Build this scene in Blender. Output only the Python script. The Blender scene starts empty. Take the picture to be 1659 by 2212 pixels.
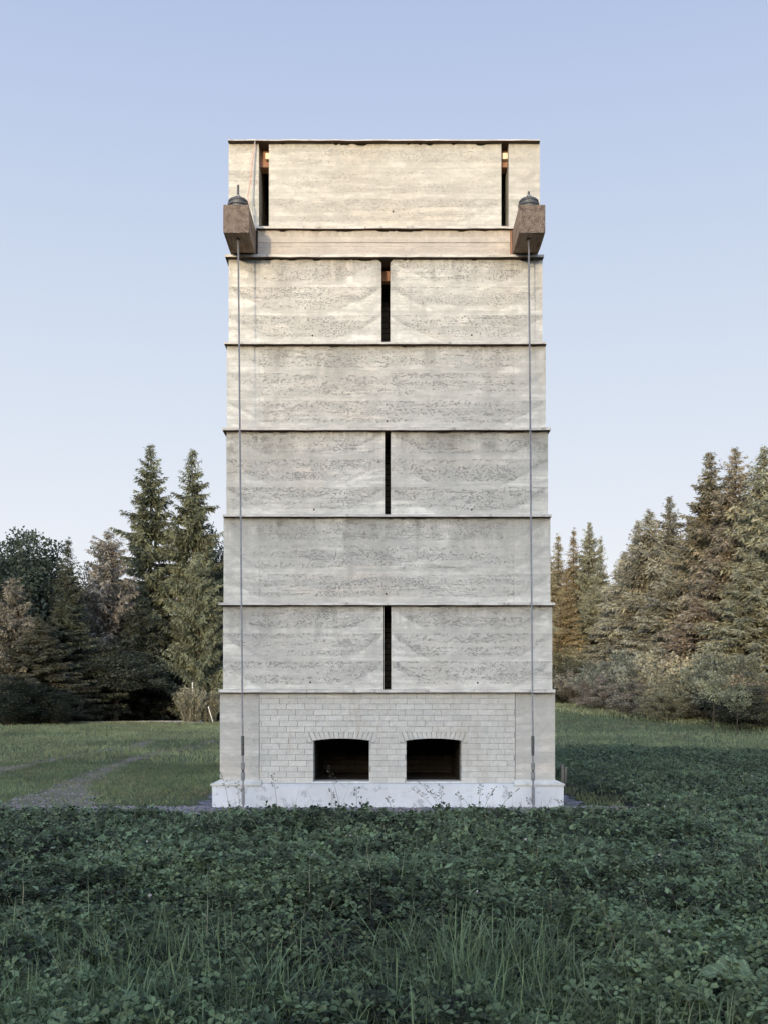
import bpy, math, random
import numpy as np
from mathutils import Vector, Matrix
sc = bpy.context.scene
COL = sc.collection
R = math.radians

# ------------------------------------------------------------------ camera
F = 2295.0          # focal length in units of the 1659x2212 reference grid
EYE = 1.26
CY = -13.5
cam = bpy.data.cameras.new('camera'); camo = bpy.data.objects.new('camera', cam); COL.objects.link(camo)
cam.sensor_fit = 'VERTICAL'; cam.sensor_height = 36; cam.lens = 36 * F / 2212
cam.shift_y = 424 / 2212
cam.clip_end = 6000
camo.location = (0, CY, EYE); camo.rotation_euler = (R(90), 0, 0)
sc.camera = camo

# ------------------------------------------------------------------ world, sun, exposure
AZ, EL = 15.5, 7.0     # sun stands behind the camera, to its left
SUN = Vector((-math.sin(R(AZ)) * math.cos(R(EL)), -math.cos(R(AZ)) * math.cos(R(EL)), math.sin(R(EL))))
w = bpy.data.worlds.new('World'); sc.world = w; w.use_nodes = True
nt = w.node_tree; bg = nt.nodes['Background']; bg.inputs[1].default_value = 0.12
def wn(t, **k):
    n = nt.nodes.new(t)
    for a, b in k.items(): setattr(n, a, b)
    return n
sky = wn('ShaderNodeTexSky', sky_type='NISHITA', sun_disc=False)
sky.sun_elevation = R(EL); sky.sun_rotation = R(180 + AZ); sky.dust_density = 2.0; sky.ozone_density = 1.5
tc = wn('ShaderNodeTexCoord')
sep = wn('ShaderNodeSeparateXYZ'); nt.links.new(tc.outputs['Generated'], sep.inputs[0])
ramp = wn('ShaderNodeValToRGB'); nt.links.new(sep.outputs[2], ramp.inputs[0])
cr = ramp.color_ramp
stops = [(0.0, (.92, .92, .95)), (.12, (.86, .89, .95)), (.22, (.745, .81, .905)), (.38, (.60, .69, .85)), (.56, (.445, .545, .785)), (1.0, (.26, .37, .62))]
cr.elements[0].position = 0; cr.elements[1].position = 1
for p, c in stops[1:-1]: cr.elements.new(p)
for e, (p, c) in zip(cr.elements, stops): e.position = p; e.color = (*c, 1)
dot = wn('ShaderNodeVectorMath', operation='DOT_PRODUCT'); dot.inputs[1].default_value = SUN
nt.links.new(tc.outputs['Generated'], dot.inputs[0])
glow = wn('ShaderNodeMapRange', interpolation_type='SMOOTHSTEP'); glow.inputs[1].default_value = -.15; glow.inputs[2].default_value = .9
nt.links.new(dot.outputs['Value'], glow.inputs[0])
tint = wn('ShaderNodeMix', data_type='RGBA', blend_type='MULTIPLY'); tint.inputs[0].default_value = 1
tint.inputs[7].default_value = (3.7, 4.2, 5.2, 1)  # sun-side sky boosted as added fill for the shaded walls
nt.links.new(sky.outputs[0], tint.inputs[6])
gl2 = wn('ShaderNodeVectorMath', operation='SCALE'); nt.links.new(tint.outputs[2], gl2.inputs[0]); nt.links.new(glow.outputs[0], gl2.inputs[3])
gs = wn('ShaderNodeVectorMath', operation='SCALE'); nt.links.new(ramp.outputs[0], gs.inputs[0]); gs.inputs[3].default_value = 1 / .12
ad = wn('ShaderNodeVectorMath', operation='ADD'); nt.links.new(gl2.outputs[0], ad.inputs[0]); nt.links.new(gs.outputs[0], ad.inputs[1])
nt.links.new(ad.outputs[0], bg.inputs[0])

sl = bpy.data.lights.new('sun', 'SUN'); slo = bpy.data.objects.new('sun', sl); COL.objects.link(slo)
sl.energy = 3.2; sl.angle = R(0.9); sl.color = (1.0, .82, .58)
slo.rotation_euler = (-SUN).to_track_quat('-Z', 'Y').to_euler(); slo.location = SUN * 60
sc.view_settings.view_transform = 'Standard'; sc.view_settings.look = 'None'
sc.view_settings.exposure = 0; sc.view_settings.gamma = 1; sc.view_settings.use_curve_mapping = False
sc.cycles.max_bounces = 6; sc.cycles.diffuse_bounces = 3; sc.cycles.transparent_max_bounces = 4

# ------------------------------------------------------------------ helpers
def px(x, d): return (x - 829.5) / F * d            # reference column -> world X at camera distance d
def pz(y, d): return EYE + (1530 - y) / F * d       # reference row -> world Z

def tag(o, label=None, cat=None, group=None, kind=None):
    if label: o['label'] = label
    if cat: o['category'] = cat
    if group: o['group'] = group
    if kind: o['kind'] = kind
    return o

def empty(name, loc=(0, 0, 0)):
    o = bpy.data.objects.new(name, None); COL.objects.link(o); o.location = loc; o.empty_display_size = .3
    return o

def link(name, me, mat, parent=None):
    o = bpy.data.objects.new(name, me); COL.objects.link(o)
    if mat is not None and not me.materials: me.materials.append(mat)
    if parent is not None:
        o.parent = parent
        o.location = tuple(-v for v in parent.location) if parent.get('abs') else (0, 0, 0)
    return o

class MB:
    """collects plain shapes into one mesh, optional per-face 'tint'"""
    def __init__(s): s.v = []; s.f = []; s.t = []
    def poly(s, pts, faces, t=.5):
        b = len(s.v); s.v += [tuple(p) for p in pts]
        for f in faces: s.f.append([b + i for i in f]); s.t.append(t)
    def hexa(s, p, t=.5):       # p: 4 bottom + 4 top
        s.poly(p, [(3, 2, 1, 0), (4, 5, 6, 7), (0, 1, 5, 4), (1, 2, 6, 5), (2, 3, 7, 6), (3, 0, 4, 7)], t)
    def box(s, x0, x1, y0, y1, z0, z1, t=.5):
        s.hexa([(x0, y0, z0), (x1, y0, z0), (x1, y1, z0), (x0, y1, z0), (x0, y0, z1), (x1, y0, z1), (x1, y1, z1), (x0, y1, z1)], t)
    def rings(s, rings, t=.5, cap=True):
        n = len(rings[0]); b = len(s.v)
        for r in rings: s.v += [tuple(p) for p in r]
        for k in range(len(rings) - 1):
            for i in range(n):
                j = (i + 1) % n
                s.f.append([b + k * n + i, b + k * n + j, b + (k + 1) * n + j, b + (k + 1) * n + i]); s.t.append(t)
        if cap:
            s.f.append([b + i for i in range(n)][::-1]); s.t.append(t)
            s.f.append([b + (len(rings) - 1) * n + i for i in range(n)]); s.t.append(t)
    def tube(s, pts, rad, n=8, t=.5):
        pts = [Vector(p) for p in pts]; rg = []
        if not hasattr(rad, '__len__'): rad = [rad] * len(pts)
        for i, p in enumerate(pts):
            d = (pts[min(i + 1, len(pts) - 1)] - pts[max(i - 1, 0)]).normalized()
            a = d.cross(Vector((0, 1, 0)) if abs(d.y) < .9 else Vector((1, 0, 0))).normalized(); b = d.cross(a)
            rg.append([p + (a * math.cos(2 * math.pi * k / n) + b * math.sin(2 * math.pi * k / n)) * rad[i] for k in range(n)])
        s.rings(rg, t)
    def lathe(s, cx, cy, prof, n=24, t=.5):
        s.rings([[(cx + r * math.cos(2 * math.pi * k / n), cy + r * math.sin(2 * math.pi * k / n), z) for k in range(n)] for r, z in prof], t)
    def build(s, name, mat, parent=None, smooth=False, bevel=0):
        me = bpy.data.meshes.new(name); me.from_pydata(s.v, [], s.f); me.update()
        at = me.attributes.new('tint', 'FLOAT', 'FACE'); at.data.foreach_set('value', np.array(s.t, dtype=np.float32))
        import bmesh
        bm = bmesh.new(); bm.from_mesh(me); bmesh.ops.recalc_face_normals(bm, faces=bm.faces[:]); bm.to_mesh(me); bm.free()
        if smooth: me.polygons.foreach_set('use_smooth', [True] * len(me.polygons))
        o = link(name, me, mat, parent)
        if bevel:
            m = o.modifiers.new('bevel', 'BEVEL'); m.width = bevel; m.segments = 2; m.limit_method = 'ANGLE'; m.angle_limit = R(50)
        return o

def big_mesh(name, V, k, tint=None, smooth=False):
    """V: (n*k,3) verts, every k of them one face; tint per face"""
    V = np.ascontiguousarray(V, dtype=np.float32); n = len(V) // k
    me = bpy.data.meshes.new(name)
    me.vertices.add(n * k); me.vertices.foreach_set('co', V.ravel())
    me.loops.add(n * k); me.loops.foreach_set('vertex_index', np.arange(n * k, dtype=np.int32))
    me.polygons.add(n); me.polygons.foreach_set('loop_start', np.arange(0, n * k, k, dtype=np.int32))
    me.update(calc_edges=True)
    if tint is not None:
        at = me.attributes.new('tint', 'FLOAT', 'FACE'); at.data.foreach_set('value', np.ascontiguousarray(tint, dtype=np.float32))
    return me

def hashn(ix, iy, s):
    h = np.sin(ix * 127.1 + iy * 311.7 + s * 74.7) * 43758.5453
    return h - np.floor(h)
def vnoise(x, y, s=0):
    x = np.asarray(x, float); y = np.asarray(y, float)
    ix, iy = np.floor(x), np.floor(y); fx, fy = x - ix, y - iy
    fx = fx * fx * (3 - 2 * fx); fy = fy * fy * (3 - 2 * fy)
    a, b = hashn(ix, iy, s), hashn(ix + 1, iy, s); c, d = hashn(ix, iy + 1, s), hashn(ix + 1, iy + 1, s)
    return (a + (b - a) * fx) * (1 - fy) + (c + (d - c) * fx) * fy
def sstep(a, b, x):
    t = np.clip((np.asarray(x, float) - a) / (b - a), 0, 1); return t * t * (3 - 2 * t)

def gz(x, y):
    """ground height"""
    x = np.asarray(x, float); y = np.asarray(y, float)
    near = sstep(4, 9, np.abs(x) + np.maximum(0, y - 8)) + sstep(2, 5, -y) * .6
    z = .5 * sstep(6, 50, y)
    z = z + 1.05 * sstep(14, 50, y) * sstep(-3, 9, x) * (1 - .92 * sstep(10, 24, x - .25 * (y - 30)))
    z = z + (vnoise(x / 3.1, y / 3.1, 3) - .5) * .10 * np.clip(near, 0, 1) + (vnoise(x / .9, y / .9, 5) - .5) * .03 * np.clip(near, 0, 1)
    return z

# ------------------------------------------------------------------ node helper
class NT:
    def __init__(s, name):
        s.m = bpy.data.materials.new(name); s.m.use_nodes = True; s.t = s.m.node_tree
        s.b = s.t.nodes['Principled BSDF']; s.b.inputs['Specular IOR Level'].default_value = .2
        s.b.inputs['Roughness'].default_value = .85
    def n(s, ty, **k):
        x = s.t.nodes.new(ty)
        for a, b in k.items(): setattr(x, a, b)
        return x
    def put(s, sock, v):
        if isinstance(v, (int, float)): sock.default_value = v
        elif isinstance(v, tuple): sock.default_value = v if len(v) == len(sock.default_value) else (*v, 1)
        else: s.t.links.new(v, sock)
    def math(s, op, a, b=None, c=None, clamp=False):
        x = s.n('ShaderNodeMath', operation=op, use_clamp=clamp)
        for i, v in enumerate((a, b, c)):
            if v is not None: s.put(x.inputs[i], v)
        return x.outputs[0]
    def coord(s, out='Object'): return s.n('ShaderNodeTexCoord').outputs[out]
    def sep(s, v):
        x = s.n('ShaderNodeSeparateXYZ'); s.put(x.inputs[0], v); return x.outputs
    def comb(s, x, y, z):
        c = s.n('ShaderNodeCombineXYZ'); [s.put(c.inputs[i], v) for i, v in enumerate((x, y, z))]; return c.outputs[0]
    def scale(s, v, f):
        m = s.n('ShaderNodeVectorMath', operation='MULTIPLY'); s.put(m.inputs[0], v); m.inputs[1].default_value = f; return m.outputs[0]
    def noise(s, v, sc=1, det=4, rough=.6, off=0, dist=0):
        if off:
            a = s.n('ShaderNodeVectorMath', operation='ADD'); s.put(a.inputs[0], v); a.inputs[1].default_value = (off, off * .7, off * 1.3); v = a.outputs[0]
        x = s.n('ShaderNodeTexNoise'); s.put(x.inputs['Vector'], v); x.inputs['Scale'].default_value = sc
        x.inputs['Detail'].default_value = det; x.inputs['Roughness'].default_value = rough; x.inputs['Distortion'].default_value = dist
        return x.outputs[0]
    def rng(s, v, a, b, c=0, d=1, smooth=True):
        x = s.n('ShaderNodeMapRange', interpolation_type='SMOOTHSTEP' if smooth else 'LINEAR'); s.put(x.inputs[0], v)
        for i, q in enumerate((a, b, c, d)): s.put(x.inputs[i + 1], q)
        return x.outputs[0]
    def mix(s, f, a, b, mode='MIX'):
        x = s.n('ShaderNodeMix', data_type='RGBA', blend_type=mode); s.put(x.inputs[0], f); s.put(x.inputs[6], a); s.put(x.inputs[7], b); return x.outputs[2]
    def attr(s, name):
        x = s.n('ShaderNodeAttribute', attribute_name=name); return x.outputs['Fac']
    def bump(s, h, dist=.01, st=1.0):
        x = s.n('ShaderNodeBump'); x.inputs['Strength'].default_value = st; x.inputs['Distance'].default_value = dist; s.put(x.inputs['Height'], h)
        s.t.links.new(x.outputs[0], s.b.inputs['Normal'])
    def col(s, c): s.put(s.b.inputs['Base Color'], c); return s.m

CON = (.635, .605, .54)
def rammed(name, z0, z1, edges, panel=None, wedge=1.0, seed=0, pits=1.0, base=CON, stain=1.15, pitcol=(.14, .12, .10)):
    """rammed trass-lime wall: horizontal pitted layers, smooth diagonal wedges at the edges, run-off stains under the ledge"""
    m = NT(name); P = m.coord(); X, Y, Z = m.sep(P)
    D = m.noise(P, 3.4, 5, .62, off=seed + 3)
    # distance to nearest vertical edge
    u = None
    for e in edges:
        d = m.math('ABSOLUTE', m.math('SUBTRACT', X, e)); u = d if u is None else m.math('MINIMUM', u, d)
    u = m.math('ADD', u, m.math('MULTIPLY', m.math('SUBTRACT', D, .5), .11))
    nl = 3.0; lh = (z1 - z0) / nl
    v = m.math('FRACT', m.math('DIVIDE', m.math('SUBTRACT', m.math('ADD', Z, m.math('MULTIPLY', m.math('SUBTRACT', D, .5), .03)), z0), lh))
    wl = .50 + .32 * ((seed * 7.31) % 1.0)
    lim = m.math('MULTIPLY', m.math('POWER', m.math('SUBTRACT', 1.0, v), 1.35), wl)
    wd = m.rng(m.math('SUBTRACT', lim, u), -.02, .035)            # 1 inside smooth wedge
    # only some wedges are strong
    ws = m.rng(m.noise(m.scale(P, (.9, .9, 1 / lh)), 1, 1, .4, off=seed + 11), .34, .52, .35, 1)
    wd = m.math('MULTIPLY', wd, m.math('MULTIPLY', ws, wedge))
    # pits in horizontal layers
    n1 = m.noise(m.scale(P, (30, 30, 62)), 1, 3, .55, off=seed)
    n2 = m.noise(m.scale(P, (.8, .8, 14)), 1, 4, .65, off=seed + 5)
    n4 = m.rng(m.noise(m.scale(P, (3.2, 3.2, 11)), 1, 3, .6, off=seed + 15), .42, .60, .15, 1)
    pit = m.math('MULTIPLY', m.math('MULTIPLY', m.rng(n1, .54, .64), m.rng(n2, .36, .52)), n4)
    sp = m.rng(m.noise(P, 36, 3, .6, off=seed + 2), .60, .68)
    pit = m.math('MAXIMUM', pit, m.math('MULTIPLY', sp, m.rng(n2, .38, .54, .12, .95)))
    line = m.math('MULTIPLY', m.rng(m.noise(m.scale(P, (5, 5, 90)), 1, 4, .7, off=seed + 9), .58, .66), m.rng(m.noise(m.scale(P, (1.5, 1.5, 12)), 1, 2, .5, off=seed + 19), .5, .62))
    pit = m.math('MAXIMUM', pit, m.math('MULTIPLY', line, .6))
    lb = m.rng(m.math('ABSOLUTE', m.math('SUBTRACT', v, .09)), .09, .15)      # pale strip at foot of each layer
    keep = m.math('SUBTRACT', 1.0, m.math('MULTIPLY', wd, .85))
    if panel:
        ax = m.math('ABSOLUTE', m.math('SUBTRACT', X, (panel[0] + panel[1]) / 2))
        inside = m.rng(ax, (panel[1] - panel[0]) / 2 - .01, (panel[1] - panel[0]) / 2 + .01, 1, .45)
        keep = m.math('MULTIPLY', keep, inside)
    pit = m.math('MULTIPLY', m.math('MULTIPLY', pit, keep), m.math('ADD', m.math('MULTIPLY', lb, .88), .12))
    lbc = m.math('MULTIPLY', m.math('SUBTRACT', 1.0, lb), .32)
    pit = m.math('MINIMUM', m.math('MULTIPLY', pit, pits * 1.45), 1.0)
    # colours
    big = m.rng(m.noise(P, 1.1, 4, .55, off=seed + 21), .32, .68)
    c = m.mix(big, tuple(q * .86 for q in base), tuple(min(1, q * 1.10) for q in base))
    rose = m.rng(m.noise(P, .8, 3, .5, off=seed + 31), .45, .7)
    c = m.mix(m.math('MULTIPLY', rose, .55), c, (base[0] * 1.05, base[1] * .91, base[2] * .80))
    lay = m.noise(m.scale(P, (.6, .6, 22)), 1, 3, .6, off=seed + 41)
    c = m.mix(m.rng(lay, .4, .65, 0, .22), c, tuple(q * .72 for q in base))
    c = m.mix(m.math('MULTIPLY', wd, 1.0), c, tuple(min(1, q * 1.20) for q in base))
    c = m.mix(lbc, c, tuple(min(1, q * 1.14) for q in base))
    # dark rim on upper side of the wedges
    rim = m.rng(m.math('ABSOLUTE', m.math('SUBTRACT', m.math('SUBTRACT', lim, u), -.06)), .0, .085, 1, 0)
    rim = m.math('MULTIPLY', m.math('MULTIPLY', rim, ws), m.math('MULTIPLY', m.rng(u, .0, .55, 1, .15), .95 * wedge))
    c = m.mix(rim, c, tuple(q * .50 for q in base))
    # thin layer joint near the edges
    jn = m.math('MULTIPLY', m.rng(m.math('MINIMUM', v, m.math('SUBTRACT', 1.0, v)), .0, .014, 1, 0), m.rng(u, .12, .40, .5, 0))
    c = m.mix(jn, c, tuple(q * .42 for q in base))
    if panel:
        e = m.rng(m.math('ABSOLUTE', m.math('SUBTRACT', ax, (panel[1] - panel[0]) / 2)), .004, .012, .35, 0)
        c = m.mix(e, c, tuple(q * .5 for q in base))
    # stains from above
    fall = m.rng(m.math('SUBTRACT', z1, Z), .0, .50, 1, 0)
    st = m.math('MULTIPLY', m.rng(m.noise(m.scale(P, (3.0, 3.0, .35)), 1, 4, .7, off=seed + 51), .45, .64), m.rng(m.noise(P, 7, 4, .7, off=seed + 55), .3, .6, .45, 1))
    c = m.mix(m.math('MULTIPLY', m.math('MULTIPLY', st, fall), 1.0 * stain), c, (.15, .14, .12))
    top = m.rng(m.math('SUBTRACT', z1, Z), .0, .14, 1, 0)
    c = m.mix(m.math('MULTIPLY', top, m.rng(m.noise(m.scale(P, (9, 9, 3)), 1, 4, .7, off=seed + 61), .38, .60, 0, .75)), c, (.20, .165, .125))
    bs = m.math('MULTIPLY', m.rng(m.noise(m.scale(P, (1.9, 1.9, .5)), 1, 2, .5, off=seed + 91), .50, .62), m.math('MULTIPLY', m.rng(m.math('SUBTRACT', z1, Z), .12, .75, 1, 0), m.rng(m.noise(P, 9, 5, .75, off=seed + 93), .34, .62, .25, 1)))
    c = m.mix(m.math('MULTIPLY', bs, .85 * stain), c, (.25, .235, .20))
    st2 = m.math('MULTIPLY', m.rng(m.noise(m.scale(P, (2.4, 2.4, .25)), 1, 3, .6, off=seed + 71), .55, .66), m.rng(m.noise(P, 3, 2, .5, off=seed), .4, .6))
    c = m.mix(m.math('MULTIPLY', st2, .42 * stain), c, (.27, .24, .20))
    c = m.mix(m.math('MULTIPLY', m.rng(n2, .40, .60), .60), c, tuple(q * .74 for q in base))
    halo = m.rng(m.noise(m.scale(P, (6, 6, 14)), 1, 4, .65, off=seed), .46, .64)
    c = m.mix(m.math('MULTIPLY', m.math('MULTIPLY', halo, m.rng(n2, .42, .58)), m.math('MULTIPLY', keep, .50 * pits)), c, tuple(q * .52 for q in base))
    c = m.mix(m.math('MULTIPLY', pit, .56), c, pitcol)
    mot = m.noise(m.scale(P, (5, 5, 9)), 1, 6, .72, off=seed + 81)
    c = m.mix(m.rng(mot, .36, .62, 0, .62), c, tuple(q * .64 for q in base))
    fine = m.noise(P, 95, 3, .7)
    c = m.mix(m.rng(fine, .35, .7, 0, .16), c, tuple(q * .55 for q in base))
    h = m.math('SUBTRACT', m.math('ADD', m.math('MULTIPLY', fine, .15), m.math('MULTIPLY', lay, .35)), pit)
    m.bump(h, .008, .8)
    m.b.inputs['Roughness'].default_value = .93; m.b.inputs['Specular IOR Level'].default_value = .12
    return m.col(c)

def simple(name, c0, c1, sc=6, bump=.004, rough=.85, spec=.2, stretch=(1, 1, 1), metal=0, speck=None, tintamt=0):
    m = NT(name); P = m.scale(m.coord(), stretch)
    n = m.noise(P, sc, 6, .65); c = m.mix(m.rng(n, .3, .7), c0, c1)
    if speck: c = m.mix(m.math('MULTIPLY', m.rng(m.noise(P, sc * 7, 4, .7, off=7), .56, .66), .7), c, speck)
    if tintamt:
        t = m.attr('tint'); c = m.mix(m.rng(t, 0, 1, tintamt, 0, False), c, tuple(q * .35 for q in c0))
    m.bump(m.noise(P, sc * 5, 4, .7, off=3), bump)
    m.b.inputs['Roughness'].default_value = rough; m.b.inputs['Specular IOR Level'].default_value = spec; m.b.inputs['Metallic'].default_value = metal
    return m.col(c)

def ledge_mat():
    m = NT('ledge_stone'); P = m.coord(); X, Y, Z = m.sep(P)
    n = m.noise(m.scale(P, (4, 4, 14)), 1, 5, .7)
    c = m.mix(m.rng(n, .3, .7), (.43, .39, .345), (.64, .60, .53))
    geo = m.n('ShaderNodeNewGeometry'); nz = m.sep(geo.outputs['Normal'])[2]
    c = m.mix(m.rng(nz, -.9, -.4, .95, 0), c, (.10, .062, .042))           # brown soffit, darkened to paint in the shadow line under the ledge
    c = m.mix(m.rng(m.noise(m.scale(P, (9, 9, 3)), 1, 4, .7, off=4), .55, .68, 0, .6), c, (.15, .13, .11))
    m.bump(m.noise(P, 40, 4, .7), .004)
    return m.col(c)

def wood_mat():
    m = NT('weathered_oak'); P = m.coord(); X, Y, Z = m.sep(P)
    g = m.noise(m.scale(P, (22, 1.2, 22)), 1, 5, .7)
    c = m.mix(m.rng(g, .3, .7), (.13, .085, .055), (.32, .23, .165))
    c = m.mix(m.rng(m.noise(P, 7, 4, .6, off=3), .4, .7, 0, .5), c, (.33, .27, .23))
    geo = m.n('ShaderNodeNewGeometry'); ny = m.math('ABSOLUTE', m.sep(geo.outputs['Normal'])[1])
    # end grain: rings round the pith and drying cracks
    ax = m.math('SUBTRACT', m.math('ABSOLUTE', X), 1.79)
    rz = m.math('SUBTRACT', Z, 7.20)
    r = m.math('SQRT', m.math('ADD', m.math('MULTIPLY', ax, ax), m.math('MULTIPLY', rz, rz)))
    r = m.math('ADD', r, m.math('MULTIPLY', m.noise(P, 9, 3, .5), .03))
    ring = m.rng(m.math('SINE', m.math('MULTIPLY', r, 330)), -.4, .9)
    ang = m.math('ARCTAN2', ax, rz)
    cr = m.rng(m.noise(m.comb(m.math('MULTIPLY', ang, 3.2), m.math('MULTIPLY', r, 2.0), X), 1.6, 3, .6), .60, .66)
    eg = m.mix(ring, (.15, .115, .09), (.27, .215, .17))
    eg = m.mix(m.rng(m.noise(P, 14, 5, .75, off=9), .42, .62, 0, .8), eg, (.10, .075, .06))
    eg = m.mix(m.math('MULTIPLY', cr, .7), eg, (.07, .05, .04))
    c = m.mix(m.rng(ny, .6, .9), c, eg)
    m.bump(m.math('ADD', g, m.math('ADD', m.math('MULTIPLY', ring, .3), m.noise(P, 30, 4, .7))), .008)
    return m.col(c)

def brick_shader(name, c0, c1, mort):
    m = NT(name); P = m.coord(); X, Y, Z = m.sep(P)
    b = m.n('ShaderNodeTexBrick'); m.put(b.inputs['Vector'], m.comb(m.math('ADD', X, Y), Z, 0.0))
    b.inputs['Color1'].default_value = (*c0, 1); b.inputs['Color2'].default_value = (*c1, 1); b.inputs['Mortar'].default_value = (*mort, 1)
    b.inputs['Scale'].default_value = 1; b.inputs['Mortar Size'].default_value = .005; b.inputs['Brick Width'].default_value = .229; b.inputs['Row Height'].default_value = .0735
    m.bump(b.outputs['Fac'], -.004)
    return m.col(b.outputs[0])

def foliage_mat(name, rough=.6, spec=.25, trans=.25, lo=.45, hi=1.45):
    """leaf colour = the object's own colour, varied from clump to clump"""
    m = NT(name); oi = m.n('ShaderNodeObjectInfo'); t = m.attr('tint')
    k = m.rng(t, 0, 1, lo, hi, False)
    mm = m.n('ShaderNodeVectorMath', operation='SCALE'); m.put(mm.inputs[0], oi.outputs['Color']); m.put(mm.inputs[3], k)
    c = mm.outputs[0]
    hue = m.noise(m.coord(), .8, 2, .5)
    c = m.mix(m.rng(hue, .45, .7, 0, .15), c, m.mix(1.0, c, (1.3, .95, .75, 1), 'MULTIPLY'))
    m.col(c); m.b.inputs['Roughness'].default_value = rough; m.b.inputs['Specular IOR Level'].default_value = spec
    tr = m.n('ShaderNodeBsdfTranslucent'); m.put(tr.inputs[0], c)
    ms = m.n('ShaderNodeMixShader'); ms.inputs[0].default_value = trans
    m.t.links.new(m.b.outputs[0], ms.inputs[1]); m.t.links.new(tr.outputs[0], ms.inputs[2])
    m.t.links.new(ms.outputs[0], m.t.nodes['Material Output'].inputs[0])
    return m.m

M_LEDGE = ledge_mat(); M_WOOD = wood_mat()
M_STEEL = simple('galvanised_steel', (.17, .165, .17), (.25, .245, .25), 20, .001, .55, .4, metal=.3)
M_DSTEEL = simple('dark_spring_steel', (.05, .05, .052), (.10, .10, .10), 30, .001, .5, .4, metal=.4)
M_WHITE = simple('limewashed_concrete', (.50, .505, .51), (.64, .65, .665), 1.2, .004, .9, .1, speck=(.34, .35, .36))
M_CAP = simple('mortar_cap', (.50, .48, .43), (.68, .66, .60), 5, .004, .9, .1, speck=(.3, .28, .25))
M_DARK = simple('shaded_interior', (.05, .043, .036), (.09, .075, .06), 4, .004, .95, .05)  # dark colour carries the shade of holes, gaps and chamber floors
M_LUMBER = simple('raw_lumber', (.62, .50, .33), (.74, .62, .44), 6, .002, .8, .1)
M_BROWN = simple('brown_timber', (.24, .125, .08), (.36, .20, .13), 9, .003, .8, .1, stretch=(1, 1, .3))
M_FOL = foliage_mat('conifer_needles', trans=.25); M_LEAF = foliage_mat('shrub_leaves', trans=.3)
M_BARK = simple('bark', (.045, .038, .030), (.10, .080, .062), 8, .02, .95, .05, stretch=(1, 1, .25))

# ------------------------------------------------------------------ ground
def grid_mesh(name, xs, ys, mat, zf, parent=None, keep=None):
    X, Y = np.meshgrid(xs, ys); Z = zf(X, Y); n, k = len(xs), len(ys)
    V = np.stack([X, Y, Z], -1).reshape(-1, 3)
    i = np.arange((n - 1) * (k - 1)); r, c = i // (n - 1), i % (n - 1); a = r * n + c
    Fc = np.stack([a, a + 1, a + n + 1, a + n], -1)
    if keep is not None: Fc = Fc[keep((V[Fc].mean(1))[:, 0], (V[Fc].mean(1))[:, 1])]
    me = bpy.data.meshes.new(name); me.from_pydata(V.tolist(), [], Fc.tolist()); me.update()
    me.polygons.foreach_set('use_smooth', [True] * len(me.polygons))
    return link(name, me, mat, parent)

def ground_mat():
    m = NT('meadow_soil'); P = m.coord(); X, Y, Z = m.sep(P)
    lawn = m.rng(m.math('ADD', m.math('SUBTRACT', Y, m.math('MULTIPLY', m.math('MAXIMUM', X, 0.0), 1.2)), m.math('MULTIPLY', m.math('SUBTRACT', m.noise(P, .8, 3), .5), 2)), -1.2, 1.0)
    n = m.noise(m.scale(P, (1, .6, 1)), 1.6, 6, .7)
    g = m.mix(m.rng(n, .3, .7), (.070, .100, .050), (.125, .150, .075))
    g = m.mix(m.rng(m.noise(m.scale(P, (1, .5, 1)), .35, 5, .65, off=8), .46, .66, 0, .7), g, (.14, .15, .085))
    g = m.mix(m.rng(m.noise(m.scale(P, (1, .4, 1)), .6, 5, .65, off=28), .55, .66, 0, .5), g, (.035, .058, .03))
    g = m.mix(m.rng(m.noise(P, 28, 4, .7, off=2), .4, .65, 0, .6), g, (.04, .06, .028))
    soil = m.mix(m.rng(m.noise(P, 12, 4, .7, off=5), .3, .7), (.009, .011, .008), (.022, .027, .016))
    m.bump(m.noise(P, 22, 5, .75), .05)
    return m.col(m.mix(lawn, soil, g))
M_GROUND = ground_mat()
xs = np.unique(np.concatenate([np.linspace(-700, -40, 24), np.arange(-40, 40.1, .5), np.linspace(40, 700, 24)]))
ys = np.unique(np.concatenate([np.linspace(-700, -16, 40), np.arange(-16, 70.1, .5), np.linspace(70, 1500, 40)]))
tag(grid_mesh('ground', xs, ys, M_GROUND, gz), kind='structure')

# gravel: apron in front of the tower, two wheel tracks, and the pale forecourt by the far trees
def gravel_mat(name, a, b, c3, sc=28):
    m = NT(name); P = m.coord()
    v = m.n('ShaderNodeTexVoronoi'); m.put(v.inputs['Vector'], P); v.inputs['Scale'].default_value = sc
    cc = m.sep(v.outputs['Color'])[0]
    c = m.mix(cc, a, b); c = m.mix(m.rng(m.noise(P, 2.2, 4, .6), .48, .62, 0, .75), c, c3)
    m.bump(v.outputs['Distance'], .02)
    return m.col(c)
M_GRAVEL = gravel_mat('blue_grey_gravel', (.10, .10, .125), (.27, .27, .33), (.075, .08, .08))
M_TRACK = gravel_mat('worn_track', (.14, .12, .098), (.25, .22, .18), (.095, .10, .062))
M_PALE = gravel_mat('pale_gravel', (.42, .36, .33), (.62, .54, .50), (.50, .44, .40), 12)
def edge_keep(f):
    return lambda x, y: f(x, y) + (vnoise(x * 3, y * 3, 9) - .5) * .5 + (vnoise(x * 9, y * 9, 19) - .5) * .35 > 0
apron = lambda x, y: np.maximum(np.minimum.reduce([2.6 - x, x + 5.0, y + 1.55, -.02 - y]), np.minimum.reduce([2.50 - np.abs(x - .03), y + 1, 4.7 - y])) * 1.8
tag(grid_mesh('gravel_apron', np.arange(-5.6, 4.01, .06), np.arange(-1.8, 5.6, .06), M_GRAVEL, lambda x, y: gz(x, y) + .006, keep=edge_keep(apron)), kind='structure')
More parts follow.
